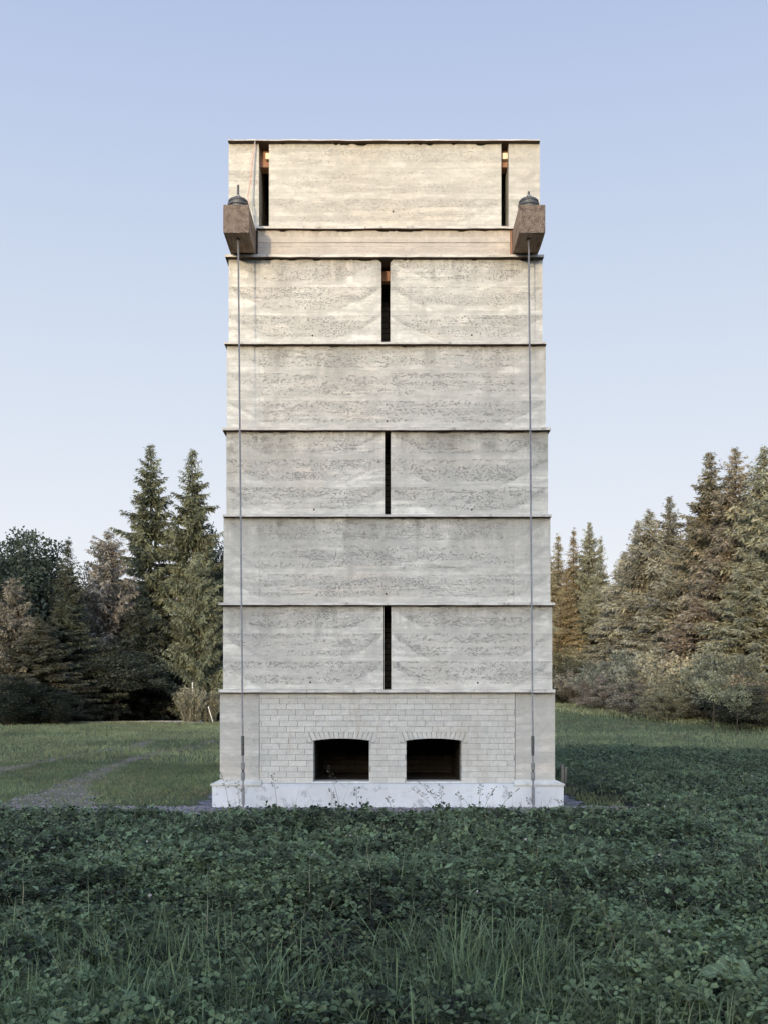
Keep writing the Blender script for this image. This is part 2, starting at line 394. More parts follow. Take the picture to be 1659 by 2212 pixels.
def track_keep(x, y):
    cxa = np.interp(y, [-1.2, 0, 3.5, 8.5, 14, 22, 45], [-3.9, -4.3, -5.0, -5.75, -5.95, -5.6, -4.6])
    cxb = np.interp(y, [-1.2, 0, 3.5, 8.5, 14, 24, 45], [-6.4, -6.6, -7.1, -7.75, -7.9, -7.5, -6.6])
    wa = np.interp(y, [-2, 0, 3, 10, 45], [.95, .8, .45, .36, .3])
    d = np.maximum(wa - np.abs(x - cxa), np.interp(y, [-2, 5, 45], [.25, .42, .3]) - np.abs(x - cxb))
    d = np.maximum(d, np.minimum(.35 - np.abs(y + 1.15), np.minimum(-2.6 - x, x + 5.2)))
    return d - .12
tag(grid_mesh('gravel_track', np.arange(-9.5, -2.4, .07), np.arange(-1.8, 40, .10), M_TRACK, lambda x, y: gz(x, y) + .012, keep=edge_keep(lambda x, y: track_keep(x, y) * 1.6 - (vnoise(x * 1.7, y * .8, 77) - .35) * .55 * sstep(1, 9, y))), kind='structure')
tag(grid_mesh('gravel_forecourt', np.arange(-24, -9.4, .3), np.arange(41.5, 47.5, .3), M_PALE, lambda x, y: gz(x, y) + .05 + .0 * x), kind='structure')

# unseen ridge added behind the camera, crest shaped to shade tower and meadow
def ridge():
    T = Vector((SUN.x, SUN.y, 0)).normalized(); S = Vector((T.y * -1, T.x, 0))
    S = Vector((math.cos(R(AZ)), -math.sin(R(AZ)), 0))
    tt = np.linspace(-120, 120, 25); ss = np.unique(np.concatenate([np.arange(-420, 421, 6.0), np.arange(-16, 16, .5)]))
    A, B = np.meshgrid(ss, tt)
    H = 43.1 + 1.2 * sstep(-20, -34, A) + .42 * np.clip(A, -3.2, 2.4) - 1.9 * sstep(2.6, 4.5, A) + 0.25 * (vnoise(A / 9, A * 0, 4) - .5)
    prof = (1 - sstep(0, 118, np.abs(B)))
    Z = H * prof - .5 + (vnoise(A / 14, B / 14, 6) - .5) * 3 * (1 - prof) * prof * 4
    Xw = A * S.x + (300 + B) * T.x; Yw = A * S.y + (300 + B) * T.y
    n, k = len(ss), len(tt); V = np.stack([Xw, Yw, Z], -1).reshape(-1, 3)
    i = np.arange((n - 1) * (k - 1)); r, c = i // (n - 1), i % (n - 1); a = r * n + c
    me = bpy.data.meshes.new('shade_hill'); me.from_pydata(V.tolist(), [], np.stack([a, a + 1, a + n + 1, a + n], -1).tolist()); me.update()
    me.polygons.foreach_set('use_smooth', [True] * len(me.polygons))
    tag(link('shade_hill', me, simple('shade_hill_green', (.03, .045, .02), (.07, .09, .04), .2, .5)), kind='structure')
ridge()

# ------------------------------------------------------------------ the kiln tower
TC = (0.03, 2.1, 0)
tower = empty('kiln_tower', TC); tower['abs'] = 1
tag(tower, 'tall pale rammed-lime kiln tower of seven stacked courses standing alone on the meadow', 'tower')
rnd = random.Random(4)
YC = [0, .03, .035, .065, .07, .10, .11]
def X_(x, k, dy=0): return px(x, 13.5 + YC[k] + dy)
def Z_(y, k, dy=0): return pz(y, 13.5 + YC[k] + dy)
def cols(mb, xs, top, y0, y1, z0, t=.5):
    n = len(xs)
    for i in range(n - 1):
        mb.hexa([(xs[i], y0, z0), (xs[i + 1], y0, z0), (xs[i + 1], y1, z0), (xs[i], y1, z0),
                 (xs[i], y0, top[i]), (xs[i + 1], y0, top[i + 1]), (xs[i + 1], y1, top[i + 1]), (xs[i], y1, top[i])], t)
def cols_shell(mb, xs, top, y0, y1, z0, t=.5):
    """one closed prism with a ragged top"""
    n = len(xs); b = len(mb.v)
    for y in (y0, y1):
        mb.v += [(x, y, z0) for x in xs] + [(x, y, z) for x, z in zip(xs, top)]
    o = 2 * n
    def f(*q): mb.f.append([b + i for i in q]); mb.t.append(t)
    for i in range(n - 1):
        f(i, i + 1, n + i + 1, n + i); f(o + i + 1, o + i, o + n + i, o + n + i + 1)
        f(n + i, n + i + 1, o + n + i + 1, o + n + i); f(i + 1, i, o + i, o + i + 1)
    f(0, n, o + n, o); f(n - 1, o + n - 1, o + 2 * n - 1, 2 * n - 1)
def front_seg(mb, xa, xb, y, z0, z1, seed, rag=.014, chamL=0, chamR=0, keepsq=0.0):
    xs = list(np.arange(xa, xb, .028)) + [xb]
    if len(xs) > 2 and xs[-1] - xs[-2] < .008: xs.pop(-2)
    xs = np.array(xs)
    n = vnoise(xs * 7, xs * 0 + seed, seed) * .6 + vnoise(xs * 26, xs * 0 + seed, seed + 1) * .5
    cham = np.maximum(0, chamL - (xs - xa)) + np.maximum(0, chamR - (xb - xs))
    edge = np.minimum(1, np.minimum(xs - xa, xb - xs) / .15 + keepsq)
    r = np.maximum(0, n - .45) * rag * 5 * edge
    cols_shell(mb, xs, z1 - r - cham, y, y + .03, z0)
    cols_shell(mb, xs, z1 - cham * .8 - .001, y + .0305, y + .38, z0 + .001)

crs = [  # x0, x1, ytop, ybottom in the reference grid
    (476, 1198, 1498, 1692), (483, 1192, 1308.5, 1488), (484, 1188, 1118, 1300), (490, 1183, 931, 1110),
    (491, 1178, 745, 922), (495, 1171, 558, 737), (495, 1165, 305.5, 487)]
slots = {1: (829, 845), 3: (831, 844), 5: (824, 843)}
ledges = [  # x0, x1, ytop, ybottom: ledge above course k
    (473, 1199, 1489, 1496), (473, 1198, 1301, 1307), (482, 1191, 1110.5, 1116), (481, 1189, 922.5, 929),
    (485, 1180, 737.5, 743), (487, 1174, 548.5, 555), (493, 1166, 300, 303.5)]
BACK = 4.2
def ztop(k): return Z_(ledges[k][3], k, -.05)
def zbot(k):
    return .31 if k == 0 else Z_(ledges[k - 1][2], k - 1, -.05)
for k in range(1, 6):
    x0, x1 = X_(crs[k][0], k), X_(crs[k][1], k); y = YC[k]; z0, z1 = zbot(k), ztop(k)
    mb = MB(); ed = [x0, x1]
    if k in slots:
        sa, sb = X_(slots[k][0], k), X_(slots[k][1], k); ed += [sa, sb]
        ch = .05 if k == 5 else 0
        front_seg(mb, x0, sa, y, z0, z1, k * 7 + 1, chamR=ch); front_seg(mb, sb, x1, y, z0, z1, k * 7 + 2, chamL=ch)
    else:
        front_seg(mb, x0, x1, y, z0, z1, k * 7 + 3)
    yb = BACK - YC[k]
    mb.box(x0, x0 + .38, y + .381, yb - .381, z0, z1); mb.box(x1 - .38, x1, y + .381, yb - .381, z0, z1)
    if k in slots:
        mb.box(x0, sa, yb - .38, yb, z0, z1); mb.box(sb, x1, yb - .38, yb, z0, z1)
    else: mb.box(x0, x1, yb - .38, yb, z0, z1)
    mat = rammed('rammed_lime_%d' % k, z0, z1, ed, panel=None if k in slots else (X_(561, k), X_(1109, k)),
                 wedge=(.85 if k in slots else .7), seed=k * 13.7, pits=1.0)
    mb.build('rammed_course', mat, tower)
    # form-tie holes
    for hx, hy in {1: [(671, 1474), (1031, 1475)], 2: [(834, 1283)], 3: [(679, 1101), (1018, 1101)], 4: [(836, 910)], 5: [(676, 725), (1018, 724)]}[k]:
        h = MB(); cx, cz = X_(hx, k), Z_(hy, k)
        h.rings([[(cx + .013 * math.cos(a), yy, cz + .013 * math.sin(a)) for a in np.linspace(0, 2 * math.pi, 9)[:-1]] for yy in (y - .002, y + .004)])
        h.build('tie_hole', M_DARK, tower)

def ledge(k, x0, x1, yt, yb, y0, y1, bx=None, over=.05, name='ledge'):
    za, zb = pz(yb, 13.5 + y0), pz(yt, 13.5 + y0)
    xa, xb = px(x0, 13.5 + y0), px(x1, 13.5 + y0)
    mb = MB(); xs = np.linspace(xa, xb, 60); g = MB()
    n = len(xs); r = (vnoise(xs * 5, xs * 0, k + 40) - .5) * .004; r2 = (vnoise(xs * 9, xs * 0, k + 60) - .5) * .010
    b = 0
    ring = []
    for i, x in enumerate(xs):
        ring.append([(x, y0 + r2[i], za + r[i]), (x, y0 + r2[i], zb + r[i] - .010), (x, y0 + .012 + r2[i], zb + r[i] - .002), (x, y1, zb), (x, y1, za)])
    mb.rings(ring)
    return mb.build(name, M_LEDGE, tower)
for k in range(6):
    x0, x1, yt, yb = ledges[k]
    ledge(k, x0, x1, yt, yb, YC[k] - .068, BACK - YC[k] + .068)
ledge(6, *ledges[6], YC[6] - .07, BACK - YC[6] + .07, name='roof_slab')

# fourth-from-top details: band between the beams, slab above it, top course with two vertical gaps
k = 6; y6 = YC[6]
zm0, zm1 = pz(493.5, 13.5 + y6 - .05), pz(488, 13.5 + y6 - .05)
zb0 = Z_(ledges[5][2], 5, -.05)
mb = MB()
bxa, bxb = X_(558, k), X_(1101, k)
zs = [zb0, Z_(533, k), Z_(524.5, k), zm0]
for i in range(3):
    front_seg(mb, bxa, bxb, y6 + (.0, .004, .0)[i], zs[i] + (.004 if i else 0), zs[i + 1], 90 + i, rag=.010 if i == 2 else .001)
M_BAND = rammed('band_lime', zs[0], zs[3], [bxa, bxb], wedge=.0, seed=77, pits=.35, base=(.62, .55, .47), stain=.35)
mb.build('band_wall', M_BAND, tower); mb = MB(); mb.box(bxa, bxb, BACK - y6 - .38, BACK - y6, zb0, zm0); mb.build('band_wall', M_BAND, tower)
mb = MB(); mb.box(X_(1101.5, k), X_(1105, k), y6 - .015, y6 + .2, zb0, zm0 - .01); mb.box(X_(1105.2, k), X_(1108, k), y6 + .05, y6 + .3, zb0, zm0 - .01)
mb.build('edge_board', M_BROWN, tower)
# slab over the band
mb = MB(); xs = np.linspace(X_(555, k), X_(1108, k), 50); ring = []
for i, x in enumerate(xs):
    a = (vnoise(x * 6, 0, 71) - .5) * .008
    ring.append([(x, y6 - .05, zm0 + a), (x, y6 - .05, zm1 + a - .004), (x, y6 - .04, zm1 + a), (x, BACK - y6 + .05, zm1), (x, BACK - y6 + .05, zm0)])
mb.rings(ring); mb.build('middle_ledge', M_LEDGE, tower)
ZB1 = 7.378; ZB0 = 7.06
zt = pz(303.5, 13.5 + y6 - .05)
segs = [(495, 560, ZB1 + .001, 1), (582, 1082, zm1, 0), (1098, 1165, ZB1 + .001, 1)]
mb = MB(); ed = []
for i, (a, b, z0, side) in enumerate(segs):
    xa, xb = X_(a, k), X_(b, k); ed += [xa, xb]
    front_seg(mb, xa, xb, y6, z0, zt, 50 + i, rag=.020 if i == 1 else .003)
    mb.box(xa, xb, BACK - y6 - .38, BACK - y6, z0, zt)
xa, xb = X_(495, k), X_(1165, k)
mb.box(xa, xa + .38, y6 + .381, BACK - y6 - .381, ZB1 + .001, zt); mb.box(xb - .38, xb, y6 + .381, BACK - y6 - .381, ZB1 + .001, zt)
M_TOP = rammed('top_lime', zm1, zt, ed, wedge=.45, seed=131, pits=.5, base=(.565, .535, .465), stain=.25, pitcol=(.30, .23, .16))
mb.build('top_course', M_TOP, tower)
h = MB(); cx, cz = X_(849, 6), Z_(457, 6)
h.rings([[(cx + .013 * math.cos(a), yy, cz + .013 * math.sin(a)) for a in np.linspace(0, 2 * math.pi, 9)[:-1]] for yy in (y6 - .002, y6 + .004)])
h.build('tie_hole', M_DARK, tower)
# timber lintels and pale blocks seen in the two gaps
for a, b, pa, pb in ((560, 582, 573, 582), (1082, 1098, 1087, 1098)):
    mb = MB(); mb.box(X_(a, k) + .002, X_(b, k) - .002, y6 + .13, y6 + .30, pz(362, 13.75), pz(346, 13.75)); mb.box(X_(a, k) + .002, X_(b, k) - .002, y6 + .15, y6 + .30, pz(346, 13.75) + .001, zt - .004)
    mb.build('gap_lintel', M_BROWN, tower)
    mb = MB(); mb.box(X_(pa, k) if a < 800 else X_(a, k) + .025, X_(b, k) - .003, y6 + .07, y6 + .128, pz(345, 13.7), pz(332, 13.7)); mb.build('timber_block', M_LUMBER, tower, bevel=.004)
    mb = MB(); mb.box(max(X_(a, k) - .5, X_(495, k) + .4), min(X_(b, k) + .5, X_(1165, k) - .4), y6 + .9, y6 + .95, zm1, zt - .002); mb.build('inner_wall', M_DARK, tower)
# inside lining (dark brick) behind the slots
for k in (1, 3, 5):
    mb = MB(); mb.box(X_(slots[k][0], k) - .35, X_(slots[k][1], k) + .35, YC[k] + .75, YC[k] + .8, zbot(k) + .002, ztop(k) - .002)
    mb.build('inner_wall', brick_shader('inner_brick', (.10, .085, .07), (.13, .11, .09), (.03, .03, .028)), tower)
k = 5
mb = MB(); mb.box(X_(824, 5) + .002, X_(843, 5) - .002, YC[5] + .25, YC[5] + .38, Z_(590, 5), ztop(5) - .06); mb.build('slot_lintel', M_BROWN, tower)

# beams running through the tower, with spring caps and tie rods
for sx, (xa, xb), rx0, rx1, boltz in ((-1, (-1.950, -1.634), -1.790, -1.726, 7.70), (1, (1.638, 1.958), 1.777, 1.833, 7.62)):
    mb = MB(); YB0, YB1 = -.59, BACK + .59; zlo = 7.04
    rg = []
    for i, y in enumerate(np.linspace(YB0, YB1, 24)):
        j = [(rnd.random() - .5) * .006 for _ in range(8)]
        zl = zlo if y < .02 or y > BACK - .02 else 7.062
        zl = zlo + .0 if y < -.0 else 7.062
        c = .008
        rg.append([(xa + c + j[0], y, 7.062 if zl > 7.05 else zl), (xb - c + j[1], y, 7.062 if zl > 7.05 else zl), (xb + j[2], y, zl + c), (xb + j[3], y, ZB1 - c), (xb - c + j[4], y, ZB1), (xa + c + j[5], y, ZB1), (xa + j[6], y, ZB1 - c), (xa + j[7], y, zl + c)])
    mb.rings(rg); beam = mb.build('timber_beam', M_WOOD, tower)
    def kid(mb, name, mat, par, **kw):
        o = mb.build(name, mat, None, **kw); o.parent = par; return o
    cy = -.42
    # rod hole + slot on the beam's soffit
    h = MB(); h.box(rx0 - .022, rx0 + .022, cy - .03, cy + .04, zlo - .002, zlo + .01); kid(h, 'rod_hole', M_DARK, beam)
    c = MB(); c.lathe(rx0, cy, [(.045, ZB1), (.128, ZB1 + .001), (.130, ZB1 + .03), (.118, ZB1 + .036), (.118, ZB1 + .046), (.130, ZB1 + .052), (.130, ZB1 + .082), (.116, ZB1 + .088), (.116, ZB1 + .096), (.122, ZB1 + .10), (.120, ZB1 + .120), (.10, ZB1 + .138), (.06, ZB1 + .150), (.03, ZB1 + .152)], 32)
    cap = kid(c, 'spring_cap', M_DSTEEL, beam)
    c = MB(); c.lathe(rx0, cy, [(.030, ZB1 + .150), (.030, ZB1 + .19), (.026, ZB1 + .195)], 6); kid(c, 'nut', M_STEEL, cap)
    c = MB(); c.tube([(rx0, cy, ZB1 + .19), (rx0, cy, boltz)], .014, 8); kid(c, 'bolt_end', M_DSTEEL, cap)
    r = MB(); r.tube([(rx0, cy, zlo - .001), (rx1, cy, .0), (rx1 + .001, cy, -.2)], .0108, 10)
    rod = r.build('tie_rod', M_STEEL, tower, smooth=True)
    def rp(yd): z = pz(yd, 13.08); t = (7.04 - z) / 7.04; return (rx0 + (rx1 - rx0) * t, cy, z)
    for a, b, rr, mt in ((1590, 1632, .019, M_DSTEEL), (1648, 1662, .024, M_STEEL), (1668, 1686, .024, M_STEEL), (1700, 1738, .020, M_STEEL)):
        t = MB(); t.tube([rp(a), rp(b)], rr, 12); kid(t, 'turnbuckle_sleeve', mt, rod)
    t = MB(); t.tube([rp(1660), rp(1670)], .016, 6); kid(t, 'lock_nut', M_DSTEEL, rod)

# ---- ground course: side piers, brick panel with two arched stoke holes
z0, z1 = .31, ztop(0)
xL, xR = X_(476, 0), X_(1198, 0); pL, pR = X_(561, 0), X_(1112, 0)
M_PIER = rammed('pier_lime', z0, z1, [xL, xR], wedge=.25, seed=201, pits=.28, base=(.60, .57, .51), stain=.5)
for a, b, sd in ((xL, pL - .004, 31), (pR + .004, xR, 33)):
    mb = MB(); front_seg(mb, a, b, 0, z0 + .03, z1, sd, rag=.006); 
    mb.box(a if a == xL else b - .38, a + .38 if a == xL else b, .381, BACK, z0, z1)
    mb.build('corner_pier', M_PIER, tower)
mb = MB(); mb.box(xL + .381, xR - .381, BACK - .38, BACK, z0, z1); mb.build('back_wall', M_PIER, tower)
OP = [(X_(677.5, 0), X_(798, 0)), (X_(877, 0), X_(996, 0))]
ZS, ZC = .848, .876; ZF = .331
def soffit(x, o):
    c = (o[0] + o[1]) / 2; h = (o[1] - o[0]) / 2; return ZS + (ZC - ZS) * max(0, 1 - ((x - c) / h) ** 2)
M_MORT = simple('mortar', (.27, .26, .235), (.36, .345, .315), 20, .003, .95, .05)
mb = MB(); ym = .006; yq = .30
parts = [(pL, OP[0][0]), (OP[0][1], OP[1][0]), (OP[1][1], pR)]
for a, b in parts: mb.box(a, b, ym, yq, z0, z1)
for o in OP:
    xs = np.linspace(o[0], o[1], 17)
    for i in range(16):
        za, zb = soffit(xs[i], o), soffit(xs[i + 1], o)
        mb.hexa([(xs[i], ym, za), (xs[i + 1], ym, zb), (xs[i + 1], yq, zb), (xs[i], yq, za), (xs[i], ym, z1), (xs[i + 1], ym, z1), (xs[i + 1], yq, z1), (xs[i], yq, z1)])
panel = mb.build('brick_panel', M_MORT, tower)
def brick_mat():
    m = NT('pale_brick'); P = m.coord(); t = m.attr('tint')
    c = m.mix(t, (.44, .425, .385), (.57, .55, .50))
    c = m.mix(m.rng(m.noise(P, 14, 5, .7), .40, .66, 0, .35), c, (.34, .32, .28))
    c = m.mix(m.rng(m.noise(m.scale(P, (5, 5, .8)), 1, 4, .6, off=4), .52, .70, 0, .5), c, (.42, .37, .31))
    c = m.mix(m.rng(m.noise(P, 60, 3, .7, off=8), .60, .68, 0, .5), c, (.2, .18, .16))
    m.bump(m.noise(P, 60, 4, .7), .003); m.b.inputs['Roughness'].default_value = .9
    return m.col(c)
M_BRICK = brick_mat()
ROWTOP = None; mb = MB(); ph, pw, jt = .0735, .2305, .0055; nrow = int(round((z1 - z0) / ph)); ph = (z1 - z0) / nrow; ra = math.ceil((ZS + .095 - z0) / ph); ZA = z0 + ra * ph
for r in range(nrow):
    za, zb = z0 + r * ph + jt * .5, z0 + (r + 1) * ph - jt * .5
    off = (0, .5, .12, .62)[r % 4] * pw - pw
    x = pL + off
    while x < pR:
        segs_ = [(max(x + jt / 2, pL + .004), min(x + pw - jt / 2, pR - .004))]
        x += pw
        for o in OP:
            if za < ZS: lo, hi = o[0], o[1]
            elif za < ZA - .01: lo, hi = o[0] - .075, o[1] + .075
            else: continue
            if zb > ZS and za < ZS: lo, hi = o[0] - .075, o[1] + .075
            ns = []
            for a, b in segs_:
                if b <= lo or a >= hi: ns.append((a, b))
                else:
                    if a < lo: ns.append((a, lo - (.004 if lo != o[0] else 0)))
                    if b > hi: ns.append((hi + (.004 if hi != o[1] else 0), b))
            segs_ = ns
        for a, b in segs_:
            if b - a > .02:
                dy = (rnd.random() - .5) * .004; j = (rnd.random() - .5) * .0025
                mb.box(a, b, dy - .001, ym - .0008 + .004, za + j, zb + j, min(1, max(0, rnd.gauss(.62, .2))))
for o in OP:     # soldier bricks over the arches
    n = 15; za_ = o[0] - .07; zb_ = o[1] + .07; wv = (zb_ - za_) / n
    for i in range(n):
        a, b = za_ + i * wv + .003, za_ + (i + 1) * wv - .003; c = (a + b) / 2; tilt = (c - (o[0] + o[1]) / 2) * .12
        zl = soffit(c, o) if o[0] < c < o[1] else ZS - .02
        zl = max(zl, soffit(min(max(a, o[0]), o[1]), o), soffit(min(max(b, o[0]), o[1]), o)) if o[0] < c < o[1] else zl
        zh = ZA - .002 + rnd.random() * .002
        mb.hexa([(a, -.001, zl), (b, -.001, zl), (b, ym + .003, zl), (a, ym + .003, zl), (a + tilt, -.001, zh), (b + tilt, -.001, zh), (b + tilt, ym + .003, zh), (a + tilt, ym + .003, zh)], min(1, max(0, rnd.gauss(.62, .2))))
bk = mb.build('brickwork', M_BRICK, None); bk.parent = panel; kidloc = None
# stoke-hole chambers, bricks coloured dark to paint in the shade inside
M_CH = brick_shader('chamber_brick', (.075, .058, .047), (.05, .04, .033), (.03, .026, .023))
M_REV = brick_shader('reveal_brick', (.46, .43, .38), (.38, .35, .31), (.22, .2, .18))
for o in OP:
    mb = MB(); dp = 1.9; t = .06; e = .0
    xa, xb = o; y0 = yq + .001
    mb.box(xa - t, xa, y0, dp, ZF - .03, ZC + .05); mb.box(xb, xb + t, y0, dp, ZF - .03, ZC + .05)
    mb.box(xa - t, xb + t, dp + .001, dp + .06, ZF - .03, ZC + .05); mb.box(xa, xb, y0, dp, ZC + .001, ZC + .05)
    mb.build('stoke_chamber', M_CH, tower)
    mb = MB(); mb.box(xa, xb, .004, .34, z0 - .02, ZF - .002); mb.build('chamber_sill', M_CAP, tower); mb = MB(); mb.box(xa, xb, .341, dp, z0 - .02, ZF - .002); mb.build('chamber_floor', M_DARK, tower)  # floor behind the sill coloured dark to stand in for shade
    # thin brick lining of the reveals in the wall's own thickness
    mb = MB(); mb.box(xa, xa + .002, .007, yq, ZF, ZS); mb.build('reveal', M_REV, tower); mb = MB(); mb.box(xb - .002, xb, .007, yq, ZF, ZS); mb.build('reveal', M_REV, tower)

# plinth
mb = MB(); PX0, PX1 = px(459, 13.4), px(1217, 13.4)
mb.box(PX0, PX1, -.10, BACK + .1, -.4, .283)
mb.build('plinth', M_WHITE, tower, bevel=.006)
mb = MB(); cxl, cxr = px(566, 13.4), px(1110, 13.4)
mb.hexa([(cxl, -.10, .2835), (cxr, -.10, .2835), (cxr, .30, .2835), (cxl, .30, .2835), (cxl, -.098, .300), (cxr, -.098, .300), (cxr, .003, .3095), (cxl, .003, .3095)])
mb.build('plinth_sill', M_WHITE, tower)
for a, b, wa, wb in ((px(455, 13.38), cxl - .003, xL, cxl - .003), (cxr + .003, px(1220, 13.38), cxr + .003, xR)):
    mb = MB()
    L = a < 0
    mb.box(a, b, -.12, BACK + .12, .2835, .306)
    mb.poly([(a, -.12, .3062), (b, -.12, .3062), (b, BACK + .12, .3062), (a, BACK + .12, .3062), (wa, .0, .352), (wb, .0, .352), (wb, BACK, .352), (wa, BACK, .352)],
            [(4, 5, 6, 7), (0, 1, 5, 4), (1, 2, 6, 5), (2, 3, 7, 6), (3, 0, 4, 7)])
    mb.build('plinth_cap', M_CAP, tower, bevel=.004)

# lightning conductor and a slack red cord by the upper left beam
mb = MB(); mb.tube([px_ for px_ in [(X_(554, 6), .045, pz(296, 13.5)), (X_(553, 6), .05, zt - .02), (X_(550, 6), .07, pz(380, 13.6)), (X_(547.5, 6), .06, pz(430, 13.6)), (X_(547.5, 6), .03, pz(455, 13.6)), (X_(553, 6), .0, pz(486, 13.6))]], .0055, 6)
tag(mb.build('conductor_cable', simple('dull_aluminium', (.30, .31, .32), (.40, .41, .43), 20, .001, .5, .4)), 'thin grey lightning cable running down the left pier from the roof slab', 'cable')
mb = MB(); mb.tube([(X_(553, 6), .052, pz(299, 13.5)), (X_(549, 6), .05, pz(345, 13.6)), (X_(543, 6), .0, pz(400, 13.5)), (X_(540, 6), -.06, pz(428, 13.5)), (px(538, 13.1), -.35, ZB1 + .004)], .004, 6)
tag(mb.build('cord', simple('faded_red_cord', (.55, .22, .17), (.62, .30, .24), 20, .001, .8, .1)), 'thin faded red cord hanging slack beside the upper left beam', 'cord')

# ------------------------------------------------------------------ vegetation builders
def unit(v): return v / (np.linalg.norm(v, axis=-1, keepdims=True) + 1e-9)
def kites(base, tip, wid, rs, flat=None):
    """one 4-vertex leaf/spray per row, from base to tip, random roll"""
    d = tip - base; r = rs.normal(size=d.shape); 
    if flat is not None: r = np.cross(d, flat + rs.normal(size=d.shape) * .35)
    s = unit(r - unit(d) * (r * unit(d)).sum(1, keepdims=True)) * wid[:, None]
    mid = base + d * .45
    return np.stack([base, mid + s, tip, mid - s], 1).reshape(-1, 3)

def conifer(seed, H, Rr, first=.06, whorl=.42, nb=6, droop=.25, up=.25, density=1.0, spray=.34, gap=0.0, power=.8, ragged=.35, hang=.5):
    rs = np.random.RandomState(seed); B = []; T = []; W = []; TT = []; limbs = MB()
    limbs.tube([(0, 0, -.3), (0, 0, H * .3), (.05, 0, H * .65), (0, 0, H * .985)], [.22, .18, .07, .012], 8)
    z = H * first; sector = rs.uniform(.55, 1.25, 9)
    while z < H * .985:
        t = z / H
        n = max(3, int(round(nb * (1 - .35 * t) + rs.uniform(-1, 1)))); a0 = rs.uniform(0, 6.28)
        for j in range(n):
            if rs.rand() < gap: continue
            az = a0 + 6.283 * j / n + rs.normal() * .22
            sec = sector[int((az % 6.283) / 6.284 * 9)]
            L = Rr * ((1 - t) ** power) * (1 + .25 * min(1, t * 6) - .25) * rs.uniform(1 - ragged, 1.12) * (.55 + .45 * sec)
            if t < .12: L *= .75 + t * 2
            L = max(L, .12); zb = z + rs.normal() * .08
            dh = np.array([math.cos(az), math.sin(az), 0]); side = np.array([-dh[1], dh[0], 0])
            steps = max(3, int(L / .15 * density)); s = np.linspace(.12, 1, steps)
            dr = droop * (1 - .8 * t) - .55 * max(0, t - .8) * 3
            cz = zb + (-dr * s + up * s ** 2.2 * .6) * L
            P = dh[None] * (s * L)[:, None] + side[None] * (np.sin(s * 2.2) * rs.normal() * .08 * L)[:, None]; P[:, 2] = cz
            if L > .7: limbs.tube([(0, 0, zb), tuple(P[len(P) // 2]), tuple(P[-1])], [.012 + .012 * L, .012 + .004 * L, .006], 4)
            tv = rs.uniform(.15, .85)
            for sg in (-1, 1, 0):
                m = 4 if sg else 2
                for q in range(m):
                    k = len(s); ln = spray * (1.15 - .55 * s) * rs.uniform(.6, 1.25, k) * min(1, .35 + L / 2.2)
                    dirv = dh[None] * rs.uniform(.35, .9, (k, 1)) + side[None] * (sg * rs.uniform(.5, 1.1, (k, 1))) + np.array([0, 0, -1.])[None] * rs.uniform(-.15, hang * (.8, 1.5, 2.2, 3.0)[q], (k, 1))
                    b = P + rs.normal(size=(k, 3)) * .05; tp = b + unit(dirv) * ln[:, None]
                    B.append(b); T.append(tp); W.append(ln * rs.uniform(.075, .14, k)); TT.append(np.clip(tv + rs.normal(size=k) * .18, 0, 1))
        z += whorl * rs.uniform(.7, 1.25) * (1 - .45 * t)
    B = np.concatenate(B); T = np.concatenate(T); W = np.concatenate(W); TT = np.concatenate(TT)
    return limbs, big_mesh('crown', kites(B, T, W, rs), 4, TT)

def bushy(seed, H, Rr, n=90, leaves=120, leaf=.11, first=.1, lobe=.30, clump=.42, trunk=True, up=False, zsq=1.0):
    """round-crowned tree or shrub: leaf clumps through an uneven volume, on limbs"""
    rs = np.random.RandomState(seed); limbs = MB(); base = H * first
    d = unit(rs.normal(size=(n, 3))); d[:, 2] = np.where(d[:, 2] < -.3, -d[:, 2] * .6, d[:, 2]) if trunk else d[:, 2]
    rad = rs.uniform(.25, 1.0, n) ** .5
    lump = .78 + lobe * (vnoise(np.arctan2(d[:, 1], d[:, 0]) * 1.6 + seed, d[:, 2] * 2.2, seed) * 2 - .7)
    ce = np.stack([d[:, 0] * Rr * rad * lump, d[:, 1] * Rr * rad * lump, base + (H - base) * .5 * (1 + d[:, 2] * rad * lump * zsq)], 1)
    if trunk:
        limbs.tube([(0, 0, -.3), (.04 * Rr, 0, H * .3), (0, .05, H * .7)], [.03 * H * .7, .022 * H * .7, .01 * H * .5], 7)
    for c in ce[::3 if trunk else 9]:
        z0 = min(c[2] * .55, H * .6) if trunk else -.05
        limbs.tube([(0, 0, z0), (c[0] * .5, c[1] * .5, z0 * .5 + c[2] * .5 + .1), tuple(c)], [.012 * H * .5 + .01, .02, .006], 4)
    cl = clump * rs.uniform(.6, 1.3, n)
    cen = np.repeat(ce, leaves, 0); r = unit(rs.normal(size=cen.shape)) * (rs.uniform(0, 1, (len(cen), 1)) ** .45) * np.repeat(cl, leaves)[:, None]
    r[:, 2] *= .7; b = cen + r
    dv = unit(r + rs.normal(size=r.shape) * .35 * clump + (np.array([0, 0, .5 * clump]) if up else np.array([0, 0, -.1 * clump])))
    ln = leaf * rs.uniform(.6, 1.3, len(b)); tv = np.repeat(rs.uniform(.15, .85, n), leaves)
    return limbs, big_mesh('crown', kites(b, b + dv * ln[:, None], ln * .36, rs), 4, np.clip(tv + rs.normal(size=len(b)) * .15, 0, 1))

